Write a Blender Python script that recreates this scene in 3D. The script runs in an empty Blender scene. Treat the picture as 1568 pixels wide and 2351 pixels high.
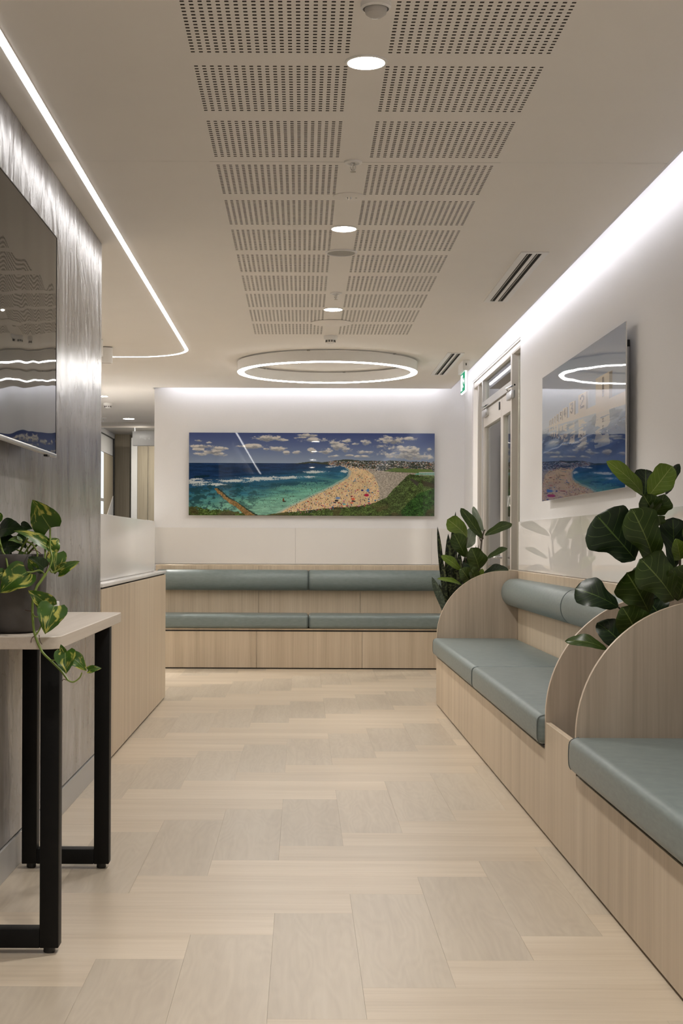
import bpy, bmesh, math, random
import numpy as np
from mathutils import Vector, Matrix

# ------------------------------------------------------------------ camera, world, exposure
F = 3220.0                      # focal length in pixels of a 1568x2351 frame
K = 3220.0 / 3100.0             # depth scale of the survey figures below
H = 1.09                        # eye height
sc = bpy.context.scene
cam_d = bpy.data.cameras.new('camera'); cam = bpy.data.objects.new('camera', cam_d)
sc.collection.objects.link(cam); sc.camera = cam
cam_d.sensor_fit = 'VERTICAL'; cam_d.sensor_height = 36.0; cam_d.sensor_width = 24.0
cam_d.lens = F / 2351.0 * 36.0
cam_d.shift_x = 91.0 / 2351.0
cam_d.shift_y = 69.5 / 2351.0
cam_d.clip_start = 0.05; cam_d.clip_end = 80
cam.matrix_world = Matrix.Translation((0, 0, H)) @ Matrix.Rotation(math.radians(90), 4, 'X') @ Matrix.Rotation(0.004, 4, 'Z')
wd = bpy.data.worlds.new('world'); sc.world = wd; wd.use_nodes = True
wd.node_tree.nodes['Background'].inputs[0].default_value = (0.9, 0.95, 1.0, 1)
wd.node_tree.nodes['Background'].inputs[1].default_value = 0.35
sc.view_settings.view_transform = 'Standard'; sc.view_settings.look = 'None'
sc.view_settings.gamma = 1.0; sc.view_settings.use_curve_mapping = False
sc.view_settings.exposure = 1.47
# radiance of the lamps (the lamps themselves are built further down)
E_STRIP, E_RING, E_COVE, E_DOWN, E_BACK, W_SPOT = 4.6, 14.5, 6.2, 34.0, 22.0, 37.0

random.seed(7)
C = sc.collection
def Y(d): return d * K
def at(x, y, d):
    """photo pixel and survey depth -> point in the room"""
    s = d / 3100.0
    xx, yy = x - 693.0, y - 1245.0
    a = 0.004
    xr, yr = xx * math.cos(a) + yy * math.sin(a), yy * math.cos(a) - xx * math.sin(a)
    return Vector((xr * s, Y(d), H - yr * s))

# ------------------------------------------------------------------ materials
def newmat(name):
    m = bpy.data.materials.new(name); m.use_nodes = True
    nt = m.node_tree; b = nt.nodes['Principled BSDF']
    return m, nt, b
def N(nt, t, **kw):
    n = nt.nodes.new(t)
    for k, v in kw.items(): setattr(n, k, v)
    return n
def ramp(nt, stops, interp='LINEAR'):
    r = nt.nodes.new('ShaderNodeValToRGB'); e = r.color_ramp.elements; r.color_ramp.interpolation = interp
    while len(e) < len(stops): e.new(0.5)
    for i, (p, c) in enumerate(stops):
        e[i].position = p; e[i].color = (c[0], c[1], c[2], 1)
    return r
def plain(name, col, rough=0.5, metal=0.0, spec=0.5, coat=0.0, noise=0.0, bump=0.0, nscale=40):
    m, nt, b = newmat(name)
    b.inputs['Base Color'].default_value = (*col, 1); b.inputs['Roughness'].default_value = rough
    b.inputs['Metallic'].default_value = metal; b.inputs['Specular IOR Level'].default_value = spec
    b.inputs['Coat Weight'].default_value = coat; b.inputs['Coat Roughness'].default_value = 0.05
    if noise or bump:
        tc = N(nt, 'ShaderNodeTexCoord'); no = N(nt, 'ShaderNodeTexNoise')
        no.inputs['Scale'].default_value = nscale; no.inputs['Detail'].default_value = 5
        nt.links.new(tc.outputs['Object'], no.inputs['Vector'])
        if noise:
            r = ramp(nt, [(0.3, [c * (1 - noise) for c in col]), (0.7, [min(1, c * (1 + noise)) for c in col])])
            nt.links.new(no.outputs['Fac'], r.inputs[0]); nt.links.new(r.outputs[0], b.inputs['Base Color'])
        if bump:
            bp = N(nt, 'ShaderNodeBump'); bp.inputs['Strength'].default_value = bump; bp.inputs['Distance'].default_value = 0.002
            nt.links.new(no.outputs['Fac'], bp.inputs['Height']); nt.links.new(bp.outputs[0], b.inputs['Normal'])
    return m
def emit(name, col, s):
    m = bpy.data.materials.new(name); m.use_nodes = True; nt = m.node_tree
    nt.nodes.clear(); o = N(nt, 'ShaderNodeOutputMaterial'); e = N(nt, 'ShaderNodeEmission')
    e.inputs[0].default_value = (*col, 1); e.inputs[1].default_value = s
    nt.links.new(e.outputs[0], o.inputs[0]); return m
def wood(name, dark, mid, light, sc3=(70, 70, 1.6), rough=0.45, uv=False, figure=0.0, tone=0.0):
    m, nt, b = newmat(name)
    tc = N(nt, 'ShaderNodeTexCoord'); mp = N(nt, 'ShaderNodeMapping')
    mp.inputs['Scale'].default_value = sc3
    src = tc.outputs['UV'] if uv else tc.outputs['Object']
    nt.links.new(src, mp.inputs['Vector'])
    n1 = N(nt, 'ShaderNodeTexNoise'); n1.inputs['Scale'].default_value = 1.0; n1.inputs['Detail'].default_value = 7
    n1.inputs['Roughness'].default_value = 0.62; n1.inputs['Distortion'].default_value = 0.35
    nt.links.new(mp.outputs[0], n1.inputs['Vector'])
    mp2 = N(nt, 'ShaderNodeMapping'); mp2.inputs['Scale'].default_value = [s * 0.13 for s in sc3]
    nt.links.new(src, mp2.inputs['Vector'])
    n2 = N(nt, 'ShaderNodeTexNoise'); n2.inputs['Scale'].default_value = 1.0; n2.inputs['Detail'].default_value = 3
    nt.links.new(mp2.outputs[0], n2.inputs['Vector'])
    mx = N(nt, 'ShaderNodeMix', data_type='FLOAT'); mx.inputs[0].default_value = 0.5
    nt.links.new(n1.outputs['Fac'], mx.inputs[2]); nt.links.new(n2.outputs['Fac'], mx.inputs[3])
    val = mx.outputs[0]
    if figure:
        mp3 = N(nt, 'ShaderNodeMapping'); mp3.inputs['Scale'].default_value = (1.1, 7.0, 1)
        nt.links.new(src, mp3.inputs['Vector'])
        n3 = N(nt, 'ShaderNodeTexNoise'); n3.inputs['Scale'].default_value = 1.0; n3.inputs['Detail'].default_value = 2
        nt.links.new(mp3.outputs[0], n3.inputs['Vector'])
        mu = N(nt, 'ShaderNodeMath', operation='MULTIPLY'); mu.inputs[1].default_value = 16
        nt.links.new(n3.outputs['Fac'], mu.inputs[0])
        pp = N(nt, 'ShaderNodeMath', operation='PINGPONG'); pp.inputs[1].default_value = 0.5
        nt.links.new(mu.outputs[0], pp.inputs[0])
        m4 = N(nt, 'ShaderNodeMix', data_type='FLOAT'); m4.inputs[0].default_value = figure
        nt.links.new(val, m4.inputs[2]); nt.links.new(pp.outputs[0], m4.inputs[3]); val = m4.outputs[0]
    r = ramp(nt, [(0.30, dark), (0.5, mid), (0.68, light)])
    nt.links.new(val, r.inputs[0]); out = r.outputs[0]
    if tone:
        oi = N(nt, 'ShaderNodeObjectInfo'); mr = N(nt, 'ShaderNodeMapRange')
        mr.inputs['To Min'].default_value = 1 - tone; mr.inputs['To Max'].default_value = 1 + tone
        nt.links.new(oi.outputs['Random'], mr.inputs['Value'])
        vm = N(nt, 'ShaderNodeVectorMath', operation='SCALE')
        nt.links.new(out, vm.inputs[0]); nt.links.new(mr.outputs[0], vm.inputs['Scale']); out = vm.outputs[0]
    nt.links.new(out, b.inputs['Base Color'])
    b.inputs['Roughness'].default_value = rough
    bp = N(nt, 'ShaderNodeBump'); bp.inputs['Strength'].default_value = 0.12; bp.inputs['Distance'].default_value = 0.001
    nt.links.new(n1.outputs['Fac'], bp.inputs['Height']); nt.links.new(bp.outputs[0], b.inputs['Normal'])
    return m

M = {}
M['wall'] = plain('wall_paint', (0.81, 0.805, 0.81), 0.6, noise=0.01, bump=0.05, nscale=120)
M['ceil'] = plain('ceiling_paint', (0.87, 0.835, 0.79), 0.75, noise=0.01, nscale=3)
M['white'] = plain('white_laminate', (0.80, 0.78, 0.75), 0.25)
M['splash'] = plain('glossy_white_splashback', (0.88, 0.86, 0.84), 0.006, spec=0.6)
M['whitep'] = plain('white_plastic', (0.85, 0.84, 0.82), 0.35)
M['greyp'] = plain('light_grey_plastic', (0.55, 0.53, 0.5), 0.5)
M['stone'] = plain('white_stone_top', (0.76, 0.74, 0.72), 0.15, noise=0.03, nscale=60)
M['alu'] = plain('silver_aluminium', (0.62, 0.62, 0.62), 0.3, metal=1.0)
M['chrome'] = plain('chrome', (0.8, 0.8, 0.8), 0.08, metal=1.0)
M['frame'] = plain('champagne_frame', (0.62, 0.575, 0.52), 0.35, metal=0.25)
M['framed'] = plain('grey_frame', (0.52, 0.505, 0.48), 0.35, metal=0.2)
M['black'] = plain('black_powdercoat', (0.004, 0.004, 0.004), 0.5, spec=0.2, bump=0.1, nscale=400)
M['blackp'] = plain('black_plastic', (0.01, 0.01, 0.01), 0.4)
M['void'] = plain('black_fleece', (0.012, 0.011, 0.010), 0.95)
M['hole_wall'] = plain('dark_hole_wall', (0.10, 0.088, 0.075), 0.9)  # sides of the holes in the perforated panels, dark throughout
M['gap'] = plain('shadow_gap_black', (0.012, 0.010, 0.009), 0.8)
M['skirt'] = plain('grey_skirting', (0.40, 0.39, 0.375), 0.35)
M['wood'] = wood('pale_oak_laminate', (0.425, 0.338, 0.240), (0.55, 0.448, 0.328), (0.635, 0.53, 0.402), sc3=(95, 95, 1.6))
M['woodg'] = wood('greyed_oak_laminate', (0.35, 0.285, 0.218), (0.48, 0.40, 0.312), (0.58, 0.49, 0.392), sc3=(70, 70, 1.4))
M['wooded'] = wood('oak_edge_band', (0.50, 0.40, 0.29), (0.58, 0.47, 0.36), (0.64, 0.54, 0.42))
M['woodt'] = wood('pale_oak_top', (0.52, 0.45, 0.37), (0.60, 0.53, 0.45), (0.66, 0.60, 0.52), sc3=(60, 1.6, 60))
M['woodb'] = wood('back_room_oak', (0.30, 0.25, 0.17), (0.42, 0.36, 0.26), (0.50, 0.44, 0.33))
M['fl_x'] = wood('floor_plank_across', (0.475, 0.39, 0.288), (0.57, 0.475, 0.36), (0.64, 0.545, 0.425), sc3=(2.2, 46, 1), rough=0.34, uv=True, tone=0.045)
M['fl_y'] = wood('floor_plank_along', (0.435, 0.365, 0.28), (0.515, 0.44, 0.342), (0.575, 0.50, 0.398), sc3=(2.6, 34, 1), rough=0.34, uv=True, figure=0.16, tone=0.045)  # darker than the crosswise planks: directional sheen painted into the colour
M['soil'] = plain('potting_soil', (0.03, 0.022, 0.016), 0.95, noise=0.4, bump=1.0, nscale=90)
M['pot'] = plain('dark_concrete_pot', (0.085, 0.077, 0.072), 0.75, noise=0.25, bump=0.4, nscale=14)
M['stem'] = plain('brown_stem', (0.05, 0.035, 0.02), 0.6)
M['vine'] = plain('green_vine', (0.17, 0.24, 0.035), 0.4)
M['root'] = plain('brown_root', (0.08, 0.04, 0.025), 0.7)
M['grille'] = plain('speaker_grille_cloth', (0.42, 0.41, 0.38), 0.8, noise=0.1, nscale=500)
M['led'] = emit('led_diffuser', (1.0, 0.97, 0.96), E_STRIP)
M['ring'] = emit('ring_diffuser', (1.0, 0.97, 0.94), E_RING)
M['cove'] = emit('cove_led', (0.965, 0.95, 1.0), E_COVE)
M['down'] = emit('downlight_lens', (1.0, 0.93, 0.82), E_DOWN)
M['bdown'] = emit('back_downlight_and_fill_lens', (1.0, 0.945, 0.86), E_BACK * 3)  # lens of the back downlights, also the glow of the added fill lights
M['exitw'] = emit('exit_lit_white', (0.95, 1.0, 0.98), 0.5)
M['exitg'] = emit('exit_lit_green', (0.05, 0.42, 0.22), 0.32)
M['daypane'] = emit('bright_view_pane', (0.85, 0.95, 1.0), 0.45)  # glows in place of the bright outdoors shown in the glass

def vinyl_mat():
    m, nt, b = newmat('blue_grey_vinyl')
    tc = N(nt, 'ShaderNodeTexCoord'); mp = N(nt, 'ShaderNodeMapping'); mp.inputs['Scale'].default_value = (22, 22, 90)
    nt.links.new(tc.outputs['Object'], mp.inputs['Vector'])
    no = N(nt, 'ShaderNodeTexNoise'); no.inputs['Scale'].default_value = 1.0; no.inputs['Detail'].default_value = 5
    nt.links.new(mp.outputs[0], no.inputs['Vector'])
    r = ramp(nt, [(0.25, (0.158, 0.194, 0.188)), (0.75, (0.205, 0.244, 0.235))])
    nt.links.new(no.outputs['Fac'], r.inputs[0]); nt.links.new(r.outputs[0], b.inputs['Base Color'])
    b.inputs['Roughness'].default_value = 0.42; b.inputs['Specular IOR Level'].default_value = 0.45
    n2 = N(nt, 'ShaderNodeTexNoise'); n2.inputs['Scale'].default_value = 700
    nt.links.new(tc.outputs['Object'], n2.inputs['Vector'])
    bp = N(nt, 'ShaderNodeBump'); bp.inputs['Strength'].default_value = 0.15; bp.inputs['Distance'].default_value = 0.0006
    nt.links.new(n2.outputs['Fac'], bp.inputs['Height']); nt.links.new(bp.outputs[0], b.inputs['Normal'])
    return m
M['vinyl'] = vinyl_mat()
M['piping'] = plain('dark_piping', (0.10, 0.125, 0.125), 0.5)

def marble_mat():
    m, nt, b = newmat('grey_stone_laminate')
    tc = N(nt, 'ShaderNodeTexCoord')
    mp = N(nt, 'ShaderNodeMapping'); mp.inputs['Scale'].default_value = (2, 2.1, 0.95)
    nt.links.new(tc.outputs['Object'], mp.inputs['Vector'])
    n1 = N(nt, 'ShaderNodeTexNoise'); n1.inputs['Scale'].default_value = 1.5; n1.inputs['Detail'].default_value = 8
    n1.inputs['Roughness'].default_value = 0.50; n1.inputs['Distortion'].default_value = 1.3
    nt.links.new(mp.outputs[0], n1.inputs['Vector'])
    r = ramp(nt, [(0.28, (0.16, 0.145, 0.137)), (0.42, (0.235, 0.223, 0.217)), (0.56, (0.285, 0.277, 0.277)), (0.72, (0.40, 0.39, 0.39))])
    nt.links.new(n1.outputs['Fac'], r.inputs[0]); nt.links.new(r.outputs[0], b.inputs['Base Color'])
    # thin creased lines over the broad smoke
    nr = N(nt, 'ShaderNodeTexNoise'); nr.inputs['Scale'].default_value = 1.1; nr.inputs['Detail'].default_value = 4; nr.inputs['Distortion'].default_value = 2.6
    nt.links.new(mp.outputs[0], nr.inputs['Vector'])
    pp = N(nt, 'ShaderNodeMath', operation='PINGPONG'); pp.inputs[1].default_value = 0.06; nt.links.new(nr.outputs['Fac'], pp.inputs[0])
    lr = ramp(nt, [(0.0, (0.7, 0.68, 0.68)), (0.010, (1, 1, 1))]); nt.links.new(pp.outputs[0], lr.inputs[0])
    mm = N(nt, 'ShaderNodeMix', data_type='RGBA', blend_type='MULTIPLY'); mm.inputs[0].default_value = 0.7
    nt.links.new(r.outputs[0], mm.inputs[6]); nt.links.new(lr.outputs[0], mm.inputs[7]); nt.links.new(mm.outputs[2], b.inputs['Base Color'])
    b.inputs['Roughness'].default_value = 0.23; b.inputs['Specular IOR Level'].default_value = 0.4
    n2 = N(nt, 'ShaderNodeTexNoise'); n2.inputs['Scale'].default_value = 2.0; n2.inputs['Detail'].default_value = 4; n2.inputs['Distortion'].default_value = 1.6
    nt.links.new(mp.outputs[0], n2.inputs['Vector'])
    bp = N(nt, 'ShaderNodeBump'); bp.inputs['Strength'].default_value = 0.5; bp.inputs['Distance'].default_value = 0.012
    nt.links.new(n2.outputs['Fac'], bp.inputs['Height']); nt.links.new(bp.outputs[0], b.inputs['Normal'])
    return m
M['marble'] = marble_mat()

def glossy_sheet(name, col=None, img=None, wav=0.25, wscale=2.2):
    m, nt, b = newmat(name)
    if img:
        t = N(nt, 'ShaderNodeTexImage'); t.image = img; t.interpolation = 'Cubic'
        nt.links.new(t.outputs[0], b.inputs['Base Color'])
    else:
        b.inputs['Base Color'].default_value = (*col, 1)
    b.inputs['Roughness'].default_value = 0.015; b.inputs['Specular IOR Level'].default_value = 0.5
    tc = N(nt, 'ShaderNodeTexCoord'); no = N(nt, 'ShaderNodeTexNoise'); no.inputs['Scale'].default_value = wscale
    no.inputs['Detail'].default_value = 1.0
    nt.links.new(tc.outputs['Object'], no.inputs['Vector'])
    bp = N(nt, 'ShaderNodeBump'); bp.inputs['Strength'].default_value = wav; bp.inputs['Distance'].default_value = 0.008
    nt.links.new(no.outputs['Fac'], bp.inputs['Height']); nt.links.new(bp.outputs[0], b.inputs['Normal'])
    return m
M['screen'] = glossy_sheet('black_glass_screen', (0.008, 0.008, 0.009), wav=0.4, wscale=3.0)
def glass_mat():
    m = bpy.data.materials.new('clear_glass'); m.use_nodes = True; nt = m.node_tree; nt.nodes.clear()
    o = N(nt, 'ShaderNodeOutputMaterial'); g = N(nt, 'ShaderNodeBsdfGlossy'); t = N(nt, 'ShaderNodeBsdfTransparent')
    g.inputs['Roughness'].default_value = 0.0; t.inputs[0].default_value = (0.93, 0.97, 0.95, 1)
    fr = N(nt, 'ShaderNodeFresnel'); fr.inputs[0].default_value = 1.5
    mx = N(nt, 'ShaderNodeMixShader')
    nt.links.new(fr.outputs[0], mx.inputs[0]); nt.links.new(t.outputs[0], mx.inputs[1]); nt.links.new(g.outputs[0], mx.inputs[2])
    nt.links.new(mx.outputs[0], o.inputs[0]); return m
M['glass'] = glass_mat()

def leaf_mat(name, c1, c2, vein, rough=0.32, veinw=0.05, kind='fiddle'):
    m, nt, b = newmat(name)
    uv = N(nt, 'ShaderNodeUVMap'); sp = N(nt, 'ShaderNodeSeparateXYZ'); nt.links.new(uv.outputs[0], sp.inputs[0])
    tc = N(nt, 'ShaderNodeTexCoord')
    no = N(nt, 'ShaderNodeTexNoise'); no.inputs['Scale'].default_value = 14; nt.links.new(tc.outputs['Object'], no.inputs['Vector'])
    base = ramp(nt, [(0.3, c1), (0.7, c2)]); nt.links.new(no.outputs['Fac'], base.inputs[0])
    ab = N(nt, 'ShaderNodeMath', operation='ABSOLUTE'); nt.links.new(sp.outputs[1], ab.inputs[0])
    def math_(op, a, bv):
        n = N(nt, 'ShaderNodeMath', operation=op)
        for i, v in enumerate((a, bv)):
            if isinstance(v, (int, float)): n.inputs[i].default_value = v
            else: nt.links.new(v, n.inputs[i])
        return n.outputs[0]
    mid = math_('LESS_THAN', ab.outputs[0], veinw * 0.62)
    curve = math_('MULTIPLY', math_('POWER', ab.outputs[0], 1.25), 0.30)
    s = math_('SUBTRACT', sp.outputs[0], curve)
    fr = math_('PINGPONG', math_('MULTIPLY', s, 6.5), 0.5)
    side = math_('LESS_THAN', fr, veinw * 0.62)
    inner = math_('LESS_THAN', ab.outputs[0], 0.86)
    side = math_('MULTIPLY', math_('MULTIPLY', side, inner), 0.6)
    v = math_('MAXIMUM', mid, side)
    if kind == 'pothos':
        mp = N(nt, 'ShaderNodeMapping'); mp.inputs['Scale'].default_value = (1.5, 1.3, 1); mp.inputs['Rotation'].default_value = (0, 0, 0.25)
        nt.links.new(uv.outputs[0], mp.inputs['Vector'])
        n2 = N(nt, 'ShaderNodeTexNoise'); n2.inputs['Scale'].default_value = 1.5; n2.inputs['Detail'].default_value = 6; n2.inputs['Distortion'].default_value = 0.8
        oi = N(nt, 'ShaderNodeObjectInfo'); va = N(nt, 'ShaderNodeVectorMath', operation='ADD')
        ml = N(nt, 'ShaderNodeVectorMath', operation='SCALE'); ml.inputs[0].default_value = (40, 23, 11)
        nt.links.new(oi.outputs['Random'], ml.inputs['Scale'])
        nt.links.new(mp.outputs[0], va.inputs[0]); nt.links.new(ml.outputs[0], va.inputs[1]); nt.links.new(va.outputs[0], n2.inputs['Vector'])
        r2 = ramp(nt, [(0.54, (0, 0, 0)), (0.62, (1, 1, 1))]); nt.links.new(n2.outputs['Fac'], r2.inputs[0])
        m2 = N(nt, 'ShaderNodeMix', data_type='RGBA'); nt.links.new(r2.outputs[0], m2.inputs[0])
        nt.links.new(base.outputs[0], m2.inputs[6]); m2.inputs[7].default_value = (0.44, 0.43, 0.085, 1)
        bo = m2.outputs[2]
        v = math_('MULTIPLY', mid, 0.7)
    elif kind == 'snake':
        mp = N(nt, 'ShaderNodeMapping'); mp.inputs['Scale'].default_value = (26, 1.2, 1); nt.links.new(uv.outputs[0], mp.inputs['Vector'])
        n2 = N(nt, 'ShaderNodeTexNoise'); n2.inputs['Scale'].default_value = 1.0; n2.inputs['Detail'].default_value = 3; nt.links.new(mp.outputs[0], n2.inputs['Vector'])
        r2 = ramp(nt, [(0.50, (0, 0, 0)), (0.60, (1, 1, 1))]); nt.links.new(n2.outputs['Fac'], r2.inputs[0])
        m2 = N(nt, 'ShaderNodeMix', data_type='RGBA'); nt.links.new(r2.outputs[0], m2.inputs[0])
        nt.links.new(base.outputs[0], m2.inputs[6]); m2.inputs[7].default_value = (*vein, 1)
        bo = m2.outputs[2]; v = None
    else:
        bo = base.outputs[0]
    if v is not None:
        m3 = N(nt, 'ShaderNodeMix', data_type='RGBA'); nt.links.new(v, m3.inputs[0])
        nt.links.new(bo, m3.inputs[6]); m3.inputs[7].default_value = (*vein, 1); bo = m3.outputs[2]
        bp = N(nt, 'ShaderNodeBump'); bp.inputs['Strength'].default_value = 0.4; bp.inputs['Distance'].default_value = 0.002; bp.invert = True
        nt.links.new(v, bp.inputs['Height']); nt.links.new(bp.outputs[0], b.inputs['Normal'])
    nt.links.new(bo, b.inputs['Base Color']); b.inputs['Roughness'].default_value = rough; b.inputs['Specular IOR Level'].default_value = 0.32
    return m
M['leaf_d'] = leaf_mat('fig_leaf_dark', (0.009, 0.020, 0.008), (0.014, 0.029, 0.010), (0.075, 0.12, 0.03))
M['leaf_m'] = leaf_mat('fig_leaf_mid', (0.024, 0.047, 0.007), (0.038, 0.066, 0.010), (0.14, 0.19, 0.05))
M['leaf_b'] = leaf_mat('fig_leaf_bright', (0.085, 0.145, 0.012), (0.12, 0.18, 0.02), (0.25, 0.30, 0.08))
M['leaf_s'] = leaf_mat('fig_leaf_pale_sheen', (0.18, 0.24, 0.17), (0.32, 0.37, 0.30), (0.42, 0.46, 0.38), rough=0.2)  # pale grey-green leaf; on the round one, sheen painted into the colour
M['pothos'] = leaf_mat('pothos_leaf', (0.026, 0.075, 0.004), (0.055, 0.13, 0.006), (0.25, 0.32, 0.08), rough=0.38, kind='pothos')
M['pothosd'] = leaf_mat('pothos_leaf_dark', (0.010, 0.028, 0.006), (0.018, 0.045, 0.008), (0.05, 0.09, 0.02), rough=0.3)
M['snake'] = leaf_mat('snake_leaf', (0.010, 0.014, 0.010), (0.016, 0.024, 0.014), (0.085, 0.10, 0.045), kind='snake')
M['snakeg'] = leaf_mat('snake_leaf_grey', (0.045, 0.062, 0.05), (0.06, 0.08, 0.06), (0.10, 0.13, 0.09), kind='snake')

# ------------------------------------------------------------------ mesh helpers
def bx(bm, x0, x1, y0, y1, z0, z1):
    vs = [bm.verts.new(p) for p in ((x0, y0, z0), (x1, y0, z0), (x1, y1, z0), (x0, y1, z0), (x0, y0, z1), (x1, y0, z1), (x1, y1, z1), (x0, y1, z1))]
    for f in ((0, 3, 2, 1), (4, 5, 6, 7), (0, 1, 5, 4), (1, 2, 6, 5), (2, 3, 7, 6), (3, 0, 4, 7)):
        bm.faces.new([vs[i] for i in f])
def prism(bm, pts, axis, a, b):
    """pts: 2-D outline; extruded from a to b along axis"""
    def mk(p, t):
        return {'x': (t, p[0], p[1]), 'y': (p[0], t, p[1]), 'z': (p[0], p[1], t)}[axis]
    A = [bm.verts.new(mk(p, a)) for p in pts]; B = [bm.verts.new(mk(p, b)) for p in pts]
    n = len(pts)
    bm.faces.new(A); bm.faces.new(list(reversed(B)))
    for i in range(n): bm.faces.new((A[i], B[i], B[(i + 1) % n], A[(i + 1) % n]))
def lathe(bm, cx, cy, prof, n=40, close=True):
    rings = []
    for r, z in prof:
        if r < 1e-5: rings.append([bm.verts.new((cx, cy, z))])
        else: rings.append([bm.verts.new((cx + r * math.cos(2 * math.pi * i / n), cy + r * math.sin(2 * math.pi * i / n), z)) for i in range(n)])
    for a, b in zip(rings, rings[1:]):
        for i in range(n):
            j = (i + 1) % n
            if len(a) == 1 and len(b) == 1: continue
            if len(a) == 1: bm.faces.new((a[0], b[i], b[j]))
            elif len(b) == 1: bm.faces.new((a[i], a[j], b[0]))
            else: bm.faces.new((a[i], a[j], b[j], b[i]))
def tube(bm, pts, r, n=8, taper=None):
    pts = [Vector(p) for p in pts]
    rings = []; up = Vector((0.13, 0.2, 1))
    for k, p in enumerate(pts):
        d = (pts[min(k + 1, len(pts) - 1)] - pts[max(k - 1, 0)]).normalized()
        u = d.cross(up)
        if u.length < 1e-3: u = d.cross(Vector((1, 0, 0)))
        u.normalize(); w = d.cross(u)
        rr = r if taper is None else r + (taper - r) * k / (len(pts) - 1)
        rings.append([bm.verts.new(p + u * rr * math.cos(2 * math.pi * i / n) + w * rr * math.sin(2 * math.pi * i / n)) for i in range(n)])
    for a, b in zip(rings, rings[1:]):
        for i in range(n): bm.faces.new((a[i], a[(i + 1) % n], b[(i + 1) % n], b[i]))
    bm.faces.new(list(reversed(rings[0]))); bm.faces.new(rings[-1])
def smoothpath(pts, m=6):
    pts = [Vector(p) for p in pts]; out = []
    for i in range(len(pts) - 1):
        p0, p1, p2, p3 = pts[max(i - 1, 0)], pts[i], pts[i + 1], pts[min(i + 2, len(pts) - 1)]
        for k in range(m):
            t = k / m
            out.append(0.5 * ((2 * p1) + (p2 - p0) * t + (2 * p0 - 5 * p1 + 4 * p2 - p3) * t * t + (3 * p1 - p0 - 3 * p2 + p3) * t ** 3))
    out.append(pts[-1]); return out
def obj(name, bm, mat, parent=None, bevel=0, seg=2, sharp=40, recalc=True):
    if recalc: bmesh.ops.recalc_face_normals(bm, faces=bm.faces[:])
    bm.normal_update()
    if bevel:
        es = [e for e in bm.edges if len(e.link_faces) == 2 and e.calc_face_angle(0) > 0.5]
        bmesh.ops.bevel(bm, geom=es, offset=bevel, segments=seg, profile=0.5, affect='EDGES', clamp_overlap=True)
    bm.normal_update()
    me = bpy.data.meshes.new(name)
    for f in bm.faces: f.smooth = True
    for e in bm.edges:
        if len(e.link_faces) == 2: e.smooth = e.calc_face_angle(0) < math.radians(sharp)
    bm.to_mesh(me); bm.free()
    o = bpy.data.objects.new(name, me); C.objects.link(o); me.materials.append(mat)
    if parent is not None:
        r = parent; off = Vector((0, 0, 0))
        while r is not None: off += Vector(r.location); r = r.parent
        me.transform(Matrix.Translation(-off)); o.parent = parent
    return o
def box(name, mat, ext, parent=None, bevel=0, seg=2):
    bm = bmesh.new(); bx(bm, *ext); return obj(name, bm, mat, parent, bevel, seg)
def thing(name, label, cat, loc, group=None):
    o = bpy.data.objects.new(name, None); C.objects.link(o); o.location = loc; o.empty_display_size = 0.1
    o['label'] = label; o['category'] = cat
    if group: o['group'] = group
    return o
def tag(o, label, cat, group=None, kind=None):
    o['label'] = label; o['category'] = cat
    if group: o['group'] = group
    if kind: o['kind'] = kind
    return o
def struct(o): o['kind'] = 'structure'; return o
def sempty(name, loc=(0, 0, 0)):
    o = bpy.data.objects.new(name, None); C.objects.link(o); o.location = loc; o['kind'] = 'structure'; return o

# ------------------------------------------------------------------ key planes
CZ = 2.5                       # ceiling
XL = -0.953                    # stone clad wall on the left
XR = 1.50                      # right wall
XC = 1.361                     # ceiling edge beside the right wall (light cove)
YC = Y(12.35); YB = Y(12.49)   # ceiling edge and face of the back wall
XBL = -1.368                   # free left end of the back wall
YW = Y(6.39)                   # end of the stone clad wall
Y0 = -3.0
YF = Y(19.6)

# ------------------------------------------------------------------ floor (herringbone, planks 0.914 x 0.2286)
floor = sempty('floor')
W_, L_, G_ = 0.2286, 0.9144, 0.00022
px0, py0 = -0.0755, 4.12      # left edge / far end of one lengthwise plank
def clipped(x0, x1, y0, y1, X0, X1, Y_0, Y_1):
    return max(x0, X0), min(x1, X1), max(y0, Y_0), min(y1, Y_1)
def plank_bm(bm, x0, x1, y0, y1, along, uvl, rz):
    g = G_; zt = 0.0
    vs = [bm.verts.new(p) for p in ((x0 + g, y0 + g, -0.012), (x1 - g, y0 + g, -0.012), (x1 - g, y1 - g, -0.012), (x0 + g, y1 - g, -0.012),
                                    (x0 + g, y0 + g, zt), (x1 - g, y0 + g, zt), (x1 - g, y1 - g, zt), (x0 + g, y1 - g, zt))]
    for f in ((4, 5, 6, 7), (0, 1, 5, 4), (1, 2, 6, 5), (2, 3, 7, 6), (3, 0, 4, 7)):
        fc = bm.faces.new([vs[i] for i in f])
        for lp in fc.loops:
            co = lp.vert.co
            lp[uvl].uv = (co.y + rz, co.x + rz * 0.37) if along else (co.x + rz, co.y + rz * 0.37)
rects = []
for band in range(-6, 7):
    for n in range(-60, 60):
        bxo, byo = px0 + n * W_, py0 + n * W_ + band * 2 * L_
        rects.append((bxo, bxo + W_, byo - L_, byo, True))                  # lengthwise plank, far end at byo
        rects.append((bxo, bxo + L_, byo - L_ - W_, byo - L_, False))       # crosswise plank at its near end
stuff_bm = bmesh.new(); suv = stuff_bm.loops.layers.uv.new('UVMap')
FX0, FX1, FY0, FY1 = -5.0, 4.6, Y0, YF + 0.4
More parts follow.
